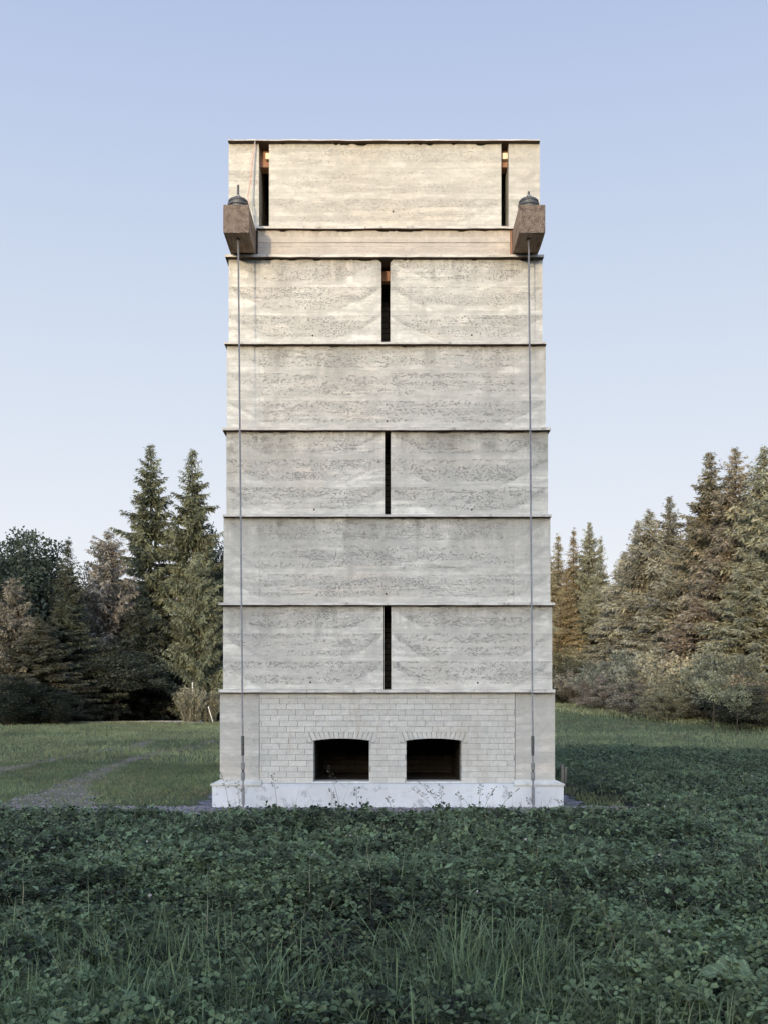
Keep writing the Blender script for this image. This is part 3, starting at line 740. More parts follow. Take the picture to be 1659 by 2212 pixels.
def stems(seed, H, Rr, n=140, leaf=.14, lean=.5, per=30):
    """shrub of many arching stems with small leaves along them"""
    rs = np.random.RandomState(seed); limbs = MB(); B = []; D = []; TT = []
    for i in range(n):
        a = rs.uniform(0, 6.28); r0 = Rr * .35 * math.sqrt(rs.rand()); le = lean * rs.uniform(.2, 1.25); h = H * rs.uniform(.55, 1.05) * (1 - .25 * le)
        s = np.linspace(.1, 1, per); dh = np.array([math.cos(a), math.sin(a), 0])
        P = dh[None] * (r0 + Rr * .8 * le * s ** 1.5)[:, None]; P[:, 2] = h * (s - .22 * le * s ** 3)
        if i % 3 == 0: limbs.tube([(dh[0] * r0, dh[1] * r0, -.05), tuple(P[per // 2]), tuple(P[-1])], [.02, .012, .004], 4)
        tv = rs.uniform(.1, .9)
        for q in range(3):
            B.append(P + rs.normal(size=P.shape) * .07); D.append(unit(rs.normal(size=P.shape) * .8 + dh[None] * .5 + np.array([0, 0, .55]))); TT.append(np.clip(tv + rs.normal(size=per) * .15, 0, 1))
    B = np.concatenate(B); D = np.concatenate(D); TT = np.concatenate(TT); ln = leaf * rs.uniform(.6, 1.35, len(B))
    return limbs, big_mesh('crown', kites(B, B + D * ln[:, None], ln * .30, rs), 4, TT)

PROTO = {}
def proto(key, fn, ref):
    limbs, crown = fn
    lm = bpy.data.meshes.new('limbs'); lm.from_pydata(limbs.v, [], limbs.f); lm.update(); lm.materials.append(M_BARK)
    crown.materials.append(M_FOL if key.startswith('c') else M_LEAF)
    PROTO[key] = (lm, crown, ref)
proto('c_open', conifer(1, 18, 6.0, first=.06, whorl=.52, nb=7, droop=.10, up=.32, density=1.0, spray=.60, gap=.13, power=.80, ragged=.55, hang=.8), (18, 6.0))
proto('c_open2', conifer(2, 18, 5.6, first=.05, whorl=.50, nb=7, droop=.16, up=.38, density=1.0, spray=.60, gap=.10, power=.85, ragged=.5, hang=.8), (18, 5.6))
proto('c_dense', conifer(3, 12, 5.0, first=.02, whorl=.36, nb=8, droop=.30, up=.26, density=1.0, spray=.50, gap=.05, power=.85, ragged=.38, hang=.75), (12, 5.0))
proto('c_dense2', conifer(4, 12, 5.0, first=.02, whorl=.38, nb=8, droop=.36, up=.36, density=1.0, spray=.52, gap=.06, power=.88, ragged=.42, hang=.85), (12, 5.0))
proto('c_slim', conifer(5, 12, 3.0, first=.03, whorl=.36, nb=7, droop=.24, up=.22, density=1.1, spray=.46, gap=.06, power=.85, ragged=.35, hang=.6), (12, 3.0))
proto('c_round', conifer(6, 12, 4.0, first=.02, whorl=.40, nb=7, droop=-.08, up=.3, density=1.0, spray=.52, gap=.06, power=.62, ragged=.55, hang=.8), (12, 4.0))
proto('l_tree', bushy(11, 12, 4.2, n=330, leaves=170, leaf=.22, first=.12, lobe=.35, clump=.95), (12, 4.2))
proto('l_tree2', bushy(12, 12, 4.0, n=200, leaves=130, leaf=.20, first=.05, lobe=.45, clump=.85), (12, 4.0))
proto('l_shrub', bushy(13, 4, 2.6, n=110, leaves=110, leaf=.13, first=.0, lobe=.40, clump=.48, trunk=False, up=True), (4, 2.6))
proto('l_stems', stems(14, 4, 2.6, n=190, leaf=.16, lean=.8), (4, 2.6))
proto('l_stems2', stems(15, 3, 1.8, n=150, leaf=.13, lean=.55), (3, 1.8))
l, c = bushy(16, 3.2, .95, n=36, leaves=60, leaf=.10, first=.40, lobe=.4, clump=.26, trunk=False)
l = MB(); l.tube([(0, 0, -.3), (.02, 0, 1.0), (0, .02, 2.6)], [.035, .028, .012], 7)
for q in range(9): l.tube([(0, 0, 1.2 + q * .13), (math.cos(q * 2.4) * .3, math.sin(q * 2.4) * .3, 1.6 + q * .15)], [.010, .004], 4)
proto('l_sapling', (l, c), (3.2, .95))

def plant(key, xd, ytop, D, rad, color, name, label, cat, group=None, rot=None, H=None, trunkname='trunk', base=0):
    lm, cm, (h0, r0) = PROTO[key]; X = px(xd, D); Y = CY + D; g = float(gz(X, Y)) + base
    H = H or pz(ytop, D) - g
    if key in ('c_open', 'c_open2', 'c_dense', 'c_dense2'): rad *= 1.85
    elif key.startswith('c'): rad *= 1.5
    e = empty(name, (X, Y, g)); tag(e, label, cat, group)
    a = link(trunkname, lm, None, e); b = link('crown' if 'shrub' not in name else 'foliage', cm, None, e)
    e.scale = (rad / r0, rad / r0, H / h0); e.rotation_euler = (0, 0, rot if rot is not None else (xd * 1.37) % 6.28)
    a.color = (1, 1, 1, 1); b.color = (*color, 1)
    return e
OLB = (.27, .27, .185); GRB = (.30, .29, .22); ORB = (.31, .275, .175)
GL = 'trees along the left edge of the meadow'; GR = 'spruces along the right edge of the meadow'
# left wood
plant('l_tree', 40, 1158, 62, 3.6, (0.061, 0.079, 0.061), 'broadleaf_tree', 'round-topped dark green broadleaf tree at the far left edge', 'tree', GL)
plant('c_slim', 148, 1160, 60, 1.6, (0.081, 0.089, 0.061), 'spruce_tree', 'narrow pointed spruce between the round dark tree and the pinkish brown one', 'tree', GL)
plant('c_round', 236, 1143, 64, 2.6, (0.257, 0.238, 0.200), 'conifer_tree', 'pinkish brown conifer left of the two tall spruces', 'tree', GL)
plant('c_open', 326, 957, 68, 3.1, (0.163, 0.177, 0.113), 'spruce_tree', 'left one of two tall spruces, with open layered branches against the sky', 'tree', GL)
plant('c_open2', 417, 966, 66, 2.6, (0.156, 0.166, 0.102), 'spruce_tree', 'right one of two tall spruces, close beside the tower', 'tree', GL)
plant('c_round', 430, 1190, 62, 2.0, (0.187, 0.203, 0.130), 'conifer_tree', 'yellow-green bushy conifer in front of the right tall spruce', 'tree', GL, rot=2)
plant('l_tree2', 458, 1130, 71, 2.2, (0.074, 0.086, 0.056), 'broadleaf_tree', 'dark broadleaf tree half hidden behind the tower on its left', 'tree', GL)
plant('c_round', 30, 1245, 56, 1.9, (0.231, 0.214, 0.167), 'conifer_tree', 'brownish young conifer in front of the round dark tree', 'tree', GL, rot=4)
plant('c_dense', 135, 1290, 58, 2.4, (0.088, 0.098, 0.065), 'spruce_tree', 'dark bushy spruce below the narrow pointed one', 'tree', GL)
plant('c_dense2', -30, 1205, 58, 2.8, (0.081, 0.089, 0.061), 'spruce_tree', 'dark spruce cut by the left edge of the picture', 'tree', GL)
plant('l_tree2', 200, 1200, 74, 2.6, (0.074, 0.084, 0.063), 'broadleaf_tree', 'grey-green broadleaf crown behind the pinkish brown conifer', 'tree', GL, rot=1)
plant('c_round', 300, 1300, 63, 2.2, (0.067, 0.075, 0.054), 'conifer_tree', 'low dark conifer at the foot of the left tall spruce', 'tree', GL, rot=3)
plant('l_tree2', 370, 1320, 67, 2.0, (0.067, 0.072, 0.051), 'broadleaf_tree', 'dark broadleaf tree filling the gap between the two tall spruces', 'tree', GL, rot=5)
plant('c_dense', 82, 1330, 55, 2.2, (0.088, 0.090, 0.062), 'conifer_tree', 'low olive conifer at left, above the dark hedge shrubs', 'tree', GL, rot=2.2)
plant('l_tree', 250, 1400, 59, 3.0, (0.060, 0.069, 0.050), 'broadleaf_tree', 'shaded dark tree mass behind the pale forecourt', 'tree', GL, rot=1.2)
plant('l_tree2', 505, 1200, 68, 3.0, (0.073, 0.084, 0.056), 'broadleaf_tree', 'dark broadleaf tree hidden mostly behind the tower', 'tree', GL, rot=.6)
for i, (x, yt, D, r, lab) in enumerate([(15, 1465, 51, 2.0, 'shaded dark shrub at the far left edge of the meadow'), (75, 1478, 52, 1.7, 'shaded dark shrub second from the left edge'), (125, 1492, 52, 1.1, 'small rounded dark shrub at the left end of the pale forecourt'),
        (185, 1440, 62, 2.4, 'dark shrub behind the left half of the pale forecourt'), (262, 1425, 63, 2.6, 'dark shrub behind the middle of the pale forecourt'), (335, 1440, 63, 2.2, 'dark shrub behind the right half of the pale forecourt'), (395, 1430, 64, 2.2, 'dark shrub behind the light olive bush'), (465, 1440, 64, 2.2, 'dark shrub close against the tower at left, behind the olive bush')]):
    plant('l_shrub', x, yt, D, r, (0.025, 0.032, 0.023), 'shaded_shrub', lab, 'shrub', 'dark shrubs under the left trees')  # leaf colour kept low to paint in the shade under the trees
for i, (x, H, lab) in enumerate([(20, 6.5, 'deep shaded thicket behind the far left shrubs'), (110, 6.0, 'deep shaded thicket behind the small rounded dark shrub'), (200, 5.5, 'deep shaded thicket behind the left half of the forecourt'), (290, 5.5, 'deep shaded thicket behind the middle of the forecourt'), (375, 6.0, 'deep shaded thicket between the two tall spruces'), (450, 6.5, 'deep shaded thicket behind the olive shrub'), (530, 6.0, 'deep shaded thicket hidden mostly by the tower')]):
    plant('l_shrub', x, 0, 70, 4.6, (0.030, 0.037, 0.025), 'shaded_shrub', lab, 'shrub', 'deep thickets behind the forecourt', H=H)  # deep shade partly put into the dark leaf colour
plant('l_stems2', 415, 1474, 57, 1.15, (0.273, 0.258, 0.175), 'olive_shrub', 'light olive upright shrub by the left side of the tower', 'shrub')
plant('l_stems2', 452, 1482, 57.5, .9, (0.237, 0.221, 0.146), 'olive_shrub', 'smaller olive shrub just touching the tower edge at left', 'shrub', rot=2)
# right wood
S = [('c_slim', 1205, 1152, 66, 1.5, ORB, 'orange-brown spruce closest to the tower on the right'), ('c_slim', 1238, 1140, 66, 1.3, (0.244, 0.194, 0.110), 'thin dark-limbed spruce second from the tower on the right'),
     ('c_open', 1272, 1126, 65, 1.7, OLB, 'open grey-olive spruce with a broken top, third from the tower'), ('c_slim', 1296, 1158, 64, 1.2, OLB, 'small olive spruce just left of the low gap in the skyline'),
     ('c_dense', 1348, 1190, 60, 2.3, GRB, 'low broad spruce under the gap in the skyline'), ('c_dense2', 1378, 1122, 58, 1.9, GRB, 'brown-grey spruce with a left-leaning outline, left of the two mid-height tops'),
     ('c_dense', 1402, 1100, 57, 2.5, GRB, 'broad pyramidal spruce in the middle of the right wood'), ('c_open2', 1446, 1068, 58, 2.0, (0.221, 0.209, 0.154), 'slender spruce with up-swept branches right of the broad pyramidal one'),
     ('c_dense2', 1492, 1120, 54, 2.2, GRB, 'dense brown spruce below the tall left-hand peak'), ('c_open2', 1532, 972, 53, 2.5, (0.229, 0.209, 0.143), 'tall dark-topped spruce, leftmost of the three highest on the right'),
     ('c_open', 1588, 965, 51, 2.7, (0.276, 0.242, 0.176), 'tall light brown spruce, middle of the three highest on the right'), ('c_dense2', 1650, 962, 49, 2.6, OLB, 'tall spruce cut by the right edge of the picture'),
     ('c_dense', 1560, 1130, 50, 2.4, (0.267, 0.237, 0.181), 'dense light brown spruce in front of the tall middle one'), ('c_dense2', 1440, 1230, 53, 2.4, GRB, 'broad drooping spruce low in the middle of the right wood'),
     ('c_dense', 1620, 1190, 46, 2.3, OLB, 'dark green-brown spruce low at the right edge'), ('c_dense2', 1505, 1290, 49, 2.2, (0.285, 0.243, 0.186), 'short light brown spruce above the pale bushes'),
     ('c_dense', 1330, 1290, 58, 2.0, GRB, 'short spruce above the bushes, under the skyline gap'), ('c_dense2', 1700, 1000, 47, 2.8, OLB, 'spruce just beyond the right edge of the picture'),
     ('c_slim', 1222, 1230, 60, 1.3, (0.281, 0.232, 0.132), 'low spruce beside the tower with dark trunk space next to it'), ('c_dense', 1282, 1260, 61, 1.8, OLB, 'low olive spruce between the tower and the skyline gap'),
     ('c_open', 1180, 1180, 68, 2.0, OLB, 'spruce mostly hidden behind the right side of the tower')]
for i, (key, x, yt, D, r, c, lab) in enumerate(S): plant(key, x, yt, D, r, c, 'spruce_tree', lab, 'tree', GR, rot=i * 1.1)
BU = [('l_shrub', 1218, 1405, 57, 2.0, (0.197, 0.187, 0.112), 'dark olive rounded bush beside the tower at right'), ('l_shrub', 1180, 1430, 58, 2.0, (0.197, 0.187, 0.112), 'dark olive bush half hidden by the right side of the tower'),
      ('l_stems', 1268, 1432, 54, 2.2, (0.376, 0.322, 0.224), 'pale straw-coloured arching bush right of the dark olive one'), ('l_stems', 1325, 1415, 51, 2.2, (0.331, 0.322, 0.219), 'grey-green arching bush in the left part of the bush row'),
      ('l_shrub', 1300, 1460, 48.5, 1.5, (0.366, 0.306, 0.228), 'low pinkish brown bush at the foot of the row'), ('l_stems', 1378, 1385, 49, 2.3, (0.309, 0.301, 0.207), 'tall grey-green bush in the middle of the bush row'),
      ('l_stems', 1430, 1392, 46.5, 2.3, (0.417, 0.382, 0.259), 'bright pale green bush with feathery stems in the middle of the row'), ('l_shrub', 1372, 1470, 45.5, 1.5, (0.334, 0.291, 0.215), 'low brownish bush in front of the tall grey-green one'),
      ('l_stems', 1482, 1430, 44, 1.9, (0.281, 0.269, 0.177), 'olive arching bush left of the sapling'), ('l_shrub', 1440, 1490, 43, 1.2, (0.280, 0.268, 0.170), 'small low olive bush left of the sapling'),
      ('l_shrub', 1560, 1400, 43, 2.0, (0.207, 0.214, 0.153), 'blue-green bush behind the sapling'), ('l_stems', 1610, 1440, 42, 1.8, (0.299, 0.256, 0.182), 'brown-green bush right of the sapling'),
      ('l_shrub', 1650, 1470, 40, 1.8, (0.099, 0.105, 0.072), 'shaded dark bush at the right edge of the picture'), ('l_shrub', 1600, 1500, 41, 1.3, (0.108, 0.111, 0.077), 'low shaded bush behind the second thin trunk'),
      ('l_shrub', 1520, 1490, 43, 1.4, (0.148, 0.138, 0.095), 'low dark bush behind the sapling trunk')]
for i, (key, x, yt, D, r, c, lab) in enumerate(BU): plant(key, x, yt, D, r, c, 'meadow_shrub', lab, 'shrub', 'bushes in front of the right wood', rot=i * .9)  # sun and shade on the bushes partly put into their leaf colours
plant('l_sapling', 1540, 1445, 38.5, .65, (0.308, 0.316, 0.208), 'sapling_tree', 'slim sapling with a pale straight trunk and light green crown', 'tree')
plant('l_sapling', 1592, 1475, 37.5, .5, (0.214, 0.230, 0.155), 'sapling_tree', 'smaller sapling with a brown trunk right of the pale one', 'tree', rot=2)

# small posts
def post(xd, y0, y1, D, wd, mat, label, lean=0):
    mb = MB(); x = px(xd, D); y = CY + D; z0 = float(gz(x, y)) - .1; z1 = pz(y0, D); w2 = wd / 2
    mb.hexa([(x - w2, y - w2, z0), (x + w2, y - w2, z0), (x + w2, y + w2, z0), (x - w2, y + w2, z0), (x - w2 + lean, y - w2, z1), (x + w2 + lean, y - w2, z1), (x + w2 + lean, y + w2, z1 + .01), (x - w2 + lean, y + w2, z1 + .01)])
    tag(mb.build('wooden_post', mat, bevel=.004), label, 'post')
M_PALEW = simple('pale_painted_wood', (.55, .53, .48), (.70, .68, .62), 6, .003)
M_GREYW = simple('grey_weathered_wood', (.16, .14, .11), (.26, .23, .19), 8, .004, stretch=(1, 1, .2))
post(1214, 1652, 0, 17.5, .045, M_GREYW, 'thin weathered post in the clover right behind the tower plinth')
post(1221, 1658, 0, 17.8, .035, M_GREYW, 'shorter thin post just right of the weathered one')
post(417, 1474, 0, 58.3, .06, M_PALEW, 'pale post standing up through the light olive shrub')
post(463, 1526, 0, 56, .04, M_PALEW, 'pale leaning post right of the olive shrub near the tower', lean=-.3)
mb = MB()
for i in range(44):
    x = -23.8 + i * .32; z = float(gz(x, 41.4)); mb.box(x, x + .30, 41.30, 41.42, z - .05, z + .13 + (i % 3) * .006)
tag(mb.build('kerb', simple('pink_kerb_stone', (.42, .33, .29), (.58, .48, .43), 4, .004)), 'low pale pink kerb of short stones edging the forecourt by the left trees', 'kerb')

# ------------------------------------------------------------------ clover, grass, lawn
rs = np.random.RandomState(7)
def in_tower(x, y, m=.0): return (np.abs(x - .03) < 2.3 + m) & (y > -.15 - m) & (y < 4.5 + m)
def front_edge(x): return -1.42 + (vnoise(x * 1.3, x * 0, 21) - .5) * .34 + 0 * x
def rough_zone(x, y):
    """1 where unmown clover grows"""
    fe = front_edge(x)
    a = (y < fe)
    b = (x > 3.15 + (vnoise(y * .8, y * 0, 23) - .5) * .7) & (y >= fe) & (y < 15.0 + (vnoise(x * .5, x * 0, 25) - .5) * 1.5)
    b = b | ((x > 2.55) & (y > 3.5) & (y < 14))
    return a | b
def scatter(n, d0, d1, margin=2.3, half=.38, xmin=None):
    """points uniform over the wedge of ground that a camera near this one sees"""
    u = rs.rand(n); D = np.sqrt(d0 ** 2 + u * (d1 ** 2 - d0 ** 2)); X = (rs.rand(n) * 2 - 1) * (D * half + margin)
    Y = CY + D; return X, Y, D

def canopy(x, y):
    h = .06 + .15 * vnoise(x * 1.1, y * 1.1, 31) ** 1.2 + .10 * (vnoise(x * 4.2, y * 4.2, 33)) + .07 * (vnoise(x * 11, y * 11, 34))
    low = sstep(0, 1.6, front_edge(x) - y)          # thins out towards the gravel
    h = h * np.where(x < 3.1, .12 + .88 * low, .85)
    return h

def clover(n, d0, d1, size, name, detailed, dens=None, half=.38):
    X, Y, D = scatter(n, d0, d1, half=half); k = rough_zone(X, Y) & ~in_tower(X, Y, .1)
    k &= .6 * vnoise(X * 2.3, Y * 2.3, 41) + .4 * vnoise(X * 7, Y * 7, 42) + rs.rand(len(X)) * .5 > .56
    X, Y, D = X[k], Y[k], D[k]; n = len(X)
    hc = canopy(X, Y); z = gz(X, Y) + hc * (1 - rs.rand(n) ** 1.3 * .85)
    c = np.stack([X, Y, z], 1)
    up = np.stack([rs.normal(size=n) * .5, rs.normal(size=n) * .5 - .25, np.ones(n)], 1); up = unit(up)
    a0 = rs.rand(n) * 6.28; sz = size * rs.uniform(.6, 1.25, n)
    ex = unit(np.cross(up, np.stack([np.cos(a0), np.sin(a0), np.zeros(n)], 1))); ey = np.cross(up, ex)
    tint = np.clip(.05 + .75 * rs.rand(n) ** 1.4 + .5 * (vnoise(X * 1.6, Y * 1.6, 43) - .5), 0, 1)
    Q = []; TT = []
    for j in range(3):
        a = 2.094 * j; d = ex * math.cos(a) + ey * math.sin(a); s = -ex * math.sin(a) + ey * math.cos(a)
        S1 = sz[:, None]; fold = up * (.22 * S1)
        p = lambda r, w, f: c + d * (r * S1) + s * (w * S1) + fold * f
        if detailed:
            Q.append(np.stack([p(.05, 0, 0), p(.45, -.34, .8), p(.92, -.28, .7), p(1.0, 0, 0)], 1)); Q.append(np.stack([p(.05, 0, 0), p(1.0, 0, 0), p(.92, .28, .7), p(.45, .34, .8)], 1))
            TT += [tint, tint * .92]
        else:
            Q.append(np.stack([p(.0, 0, 0), p(.6, -.42, .5), p(1.0, 0, .1), p(.6, .42, .5)], 1)); TT.append(tint)
    V = np.concatenate(Q).reshape(-1, 3)
    me = big_mesh(name, V, 4, np.concatenate(TT)); me.materials.append(M_CLOV); return me
M_CLOV = foliage_mat('clover_leaf', rough=.5, spec=.2, trans=.15, lo=.14, hi=2.5)
CC = (.068, .096, .050)
for n, d0, d1, size, det, half in ((105000, 3.0, 7.2, .031, True, .40), (130000, 7.0, 12.5, .036, False, .40), (205000, 12.2, 29, .034, False, .40)):
    me = clover(n, d0, d1, size, 'clover', det, half=half)
    o = link('clover', me, None); o.color = (*CC, 1); tag(o, kind='stuff')

def blades(X, Y, Z, L, W, lean, az, bend, segs=3):
    n = len(X); d = np.stack([np.cos(az), np.sin(az), 0 * az], 1); s = np.stack([-np.sin(az), np.cos(az), 0 * az], 1)
    tw = rs.rand(n) * 3.14; s = s * np.cos(tw)[:, None] + d * np.sin(tw)[:, None]
    pts = []
    for k in range(segs + 1):
        t = k / segs; out = lean * t + bend * t ** 2.1 * .8; zz = t * (1 - .22 * bend * t - .20 * bend * t ** 3)
        c = np.stack([X, Y, Z], 1) + d * (L * out)[:, None]; c[:, 2] += L * zz
        ww = W * (1 - t) ** .6 * (.6 + .4 * min(1, t * 4 + .3)) + .0004; pts.append((c - s * ww[:, None], c + s * ww[:, None]))
    Q = [np.stack([pts[k][0], pts[k][1], pts[k + 1][1], pts[k + 1][0]], 1) for k in range(segs)]
    return np.concatenate(Q).reshape(-1, 3), segs
def grass(name, X, Y, L, W, color, lean=.25, bend=.6, segs=3, mat=None, base=0, tv=None):
    n = len(X); Z = gz(X, Y) + base
    V, s = blades(X, Y, Z, L, W, rs.normal(size=n) * lean, rs.rand(n) * 6.28, np.abs(rs.normal(size=n)) * bend, segs)
    t = np.clip(rs.rand(n) if tv is None else tv, 0, 1); me = big_mesh(name, V, 4, np.tile(t, s)); me.materials.append(mat or M_BLADE)
    o = link(name, me, None); o.color = (*color, 1); tag(o, kind='stuff'); return o
M_BLADE = foliage_mat('grass_blade', rough=.5, spec=.3, trans=.25, lo=.4, hi=1.8)
# long grass: tufts in the near foreground, stray blades everywhere in the clover
TX, TY, TL = [], [], []
for xd, yd, rr, n, L in [(330, 2060, .28, 520, .38), (420, 2190, .35, 600, .36), (120, 2190, .35, 520, .34), (250, 2150, .25, 300, .32), (1060, 2080, .24, 620, .42), (1000, 2170, .30, 600, .40), (1130, 2190, .28, 450, .36), (1330, 2190, .20, 260, .30),
                         (640, 2200, .30, 420, .30), (560, 2120, .20, 200, .28), (40, 2010, .3, 220, .30), (760, 2130, .2, 160, .26), (1560, 2190, .2, 160, .26), (860, 2200, .25, 260, .28)]:
    D = (EYE - .05) * F / (yd - 1530 + 60); x0 = px(xd, D); y0 = CY + D; n = int(n * 2.4); a = rs.normal(size=(n, 2)) * rr * 1.0
    TX.append(x0 + a[:, 0]); TY.append(y0 + a[:, 1]); TL.append(L * .92 * rs.uniform(.35, 1.25, n))
TX, TY, TL = map(np.concatenate, (TX, TY, TL))
grass('long_grass', TX, TY, TL, .0022 + .0028 * rs.rand(len(TX)), (.095, .135, .070), lean=.30, bend=1.25, segs=7)
X, Y, D = scatter(9000, 3.3, 12.2, half=.4); k = rough_zone(X, Y) & (rs.rand(len(X)) < .35 + .5 * vnoise(X, Y, 55)); X, Y = X[k], Y[k]
grass('meadow_grass', X, Y, canopy(X, Y) * rs.uniform(.9, 1.75, len(X)) + .04, .0015 + .002 * rs.rand(len(X)), (.085, .115, .066), lean=.45, bend=.7, segs=4)
X, Y, D = scatter(16000, 12, 29, half=.4); k = rough_zone(X, Y) & ~in_tower(X, Y, .2); X, Y = X[k], Y[k]
grass('meadow_grass', X, Y, canopy(X, Y) * rs.uniform(.8, 1.6, len(X)) + .03, .004 + .004 * rs.rand(len(X)), (.065, .095, .055), lean=.3, bend=.5, segs=3)
# dry stems and broad weed leaves mixed into the clover
X, Y, D = scatter(700, 3.4, 12, half=.4); k = rough_zone(X, Y); X, Y = X[k], Y[k]
grass('dry_stems', X, Y, canopy(X, Y) * rs.uniform(1.0, 1.9, len(X)) + .06, .0012 + .001 * rs.rand(len(X)), (.20, .18, .12), lean=.5, bend=.3, segs=4)
X, Y, D = scatter(15000, 4.0, 12.3, half=.4); k = rough_zone(X, Y) & (vnoise(X * 1.4, Y * 1.4, 91) > .52); X, Y = X[k], Y[k]; n = len(X)
Bz = np.stack([X, Y, gz(X, Y) + canopy(X, Y) * rs.uniform(.6, 1.1, n)], 1); Dv = unit(np.stack([rs.normal(size=n), rs.normal(size=n), rs.uniform(.0, .9, n)], 1)); ln = rs.uniform(.03, .075, n)
me = big_mesh('weed_leaves', kites(Bz, Bz + Dv * ln[:, None], ln * rs.uniform(.16, .34, n), rs, flat=np.array([[0, -.4, 1.0]])), 4, np.clip(rs.rand(n) * .8 + .1, 0, 1)); me.materials.append(M_CLOV)
o = link('weed_leaves', me, None); o.color = (.075, .105, .058, 1); tag(o, kind='stuff')
# mown lawn: short tufts, larger with distance
def lawn(n, d0, d1, L, W, color):
    X, Y, D = scatter(n, d0, d1, half=.42); k = ~rough_zone(X, Y) & ~in_tower(X, Y, .3) & (Y > -1.5)
    k &= ~((track_keep(X, Y) > .06) & (rs.rand(len(X)) < .45 + .45 * vnoise(X * 2.1, Y * 1.1, 67) - .25 * sstep(2, 20, Y))) & ~((apron(X, Y) > .0) & (rs.rand(len(X)) < .96))
    k &= ~((X < -9) & (Y > 41.2))
    k &= .6 * vnoise(X * 1.7, Y * 1.7, 61) + .4 * vnoise(X * .5, Y * .4, 69) + rs.rand(len(X)) * .7 > .55
    X, Y = X[k], Y[k]; tv = -.1 + .6 * vnoise(X * .5, Y * .35, 63) + .45 * vnoise(X * 2.2, Y * 1.3, 64) + .3 * rs.rand(len(X))
    return grass('lawn_grass', X, Y, L * rs.uniform(.5, 1.4, len(X)), W * rs.uniform(.6, 1.3, len(X)), color, lean=.5, bend=.5, segs=2, tv=tv)
def dry(n, d0, d1, L, W):
    X, Y, D = scatter(n, d0, d1, half=.42); k = ~rough_zone(X, Y) & ~in_tower(X, Y, .25) & (Y > -1.5) & (.55 * vnoise(X * .9, Y * .55, 101) + .3 * vnoise(X * 2.6, Y * 2.0, 102) + .15 * rs.rand(len(X)) > .56) & ~((X < -9) & (Y > 41.2))
    X, Y = X[k], Y[k]; grass('dry_lawn_grass', X, Y, L * rs.uniform(.5, 1.4, len(X)), W * rs.uniform(.6, 1.3, len(X)), (.20, .185, .115), lean=.6, bend=.5, segs=2)
dry(60000, 12, 26, .05, .006); dry(60000, 26, 58, .08, .014)
lawn(120000, 12, 24, .055, .006, (.110, .142, .068)); lawn(150000, 24, 62, .11, .014, (.150, .178, .090))

# taller verge by bushes and kerb; pale blades put the sunlit strips into colour
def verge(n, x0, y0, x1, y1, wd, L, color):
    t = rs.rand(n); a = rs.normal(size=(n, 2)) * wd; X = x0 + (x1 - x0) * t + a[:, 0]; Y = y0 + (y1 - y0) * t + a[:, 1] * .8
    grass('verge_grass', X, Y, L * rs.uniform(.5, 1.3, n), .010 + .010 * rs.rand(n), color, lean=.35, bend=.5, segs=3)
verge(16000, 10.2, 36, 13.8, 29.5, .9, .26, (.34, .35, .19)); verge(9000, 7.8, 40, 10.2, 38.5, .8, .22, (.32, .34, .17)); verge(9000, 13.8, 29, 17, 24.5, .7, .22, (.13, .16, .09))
verge(16000, -26, 40.2, -8, 40.7, .35, .16, (.20, .22, .12))
# white clover heads
X, Y, D = scatter(260, 3.6, 13, half=.37); k = rough_zone(X, Y); X, Y = X[k], Y[k]
X2, Y2, _ = scatter(420, 13, 24, half=.37); k = rough_zone(X2, Y2) & (X2 > 3); X = np.concatenate([X[:30], X2[k][:40]]); Y = np.concatenate([Y[:30], Y2[k][:40]])
mb = MB()
for x, y in zip(X, Y):
    z = float(gz(x, y) + canopy(x, y)) + .015; r = .009 * random.Random(x).uniform(.7, 1.2)
    mb.rings([[(x + r * q * math.cos(a), y + r * q * math.sin(a), z + r * h) for a in np.linspace(0, 6.283, 7)[:-1]] for q, h in ((.5, -.9), (1, -.2), (.9, .5), (.35, 1))])
tag(mb.build('clover_flowers', simple('clover_blossom', (.28, .25, .24), (.40, .37, .35), 60, .001)), kind='stuff')
# loose stones on gravel
n = 9000; X = rs.uniform(-5.2, 3.2, n); Y = rs.uniform(-1.75, .0, n)
X2 = rs.uniform(-8.6, -3.4, 9000); Y2 = rs.uniform(-1.5, 8, 9000); k = (track_keep(X2, Y2) > 0) & (rs.rand(9000) < np.interp(Y2, [-1.5, 0, 6], [1, .6, .15])); X = np.concatenate([X, X2[k]]); Y = np.concatenate([Y, Y2[k]])
k = ~in_tower(X, Y); X, Y = X[k], Y[k]; n = len(X); r = rs.uniform(.008, .024, n)
c = np.stack([X, Y, gz(X, Y) + .012], 1); Q = []
dirs = np.array([[1, 0, .1], [-.2, 1, 0], [-1, -.1, .2], [.1, -1, 0]]); topv = np.array([0, 0, .8])
jit = 1 + rs.normal(size=(n, 4, 1)) * .25; P4 = c[:, None] + dirs[None] * jit * r[:, None, None]; TP = c + topv * r[:, None]
for j in range(4): Q.append(np.stack([P4[:, j], P4[:, (j + 1) % 4], TP], 1))
me = big_mesh('gravel_stones', np.concatenate(Q).reshape(-1, 3), 3, np.tile(rs.rand(n), 4)); me.materials.append(foliage_mat('stone_chips', rough=.8, trans=0, lo=.45, hi=1.6))
o = link('gravel_stones', me, None); o.color = (.165, .155, .165, 1); tag(o, kind='stuff')

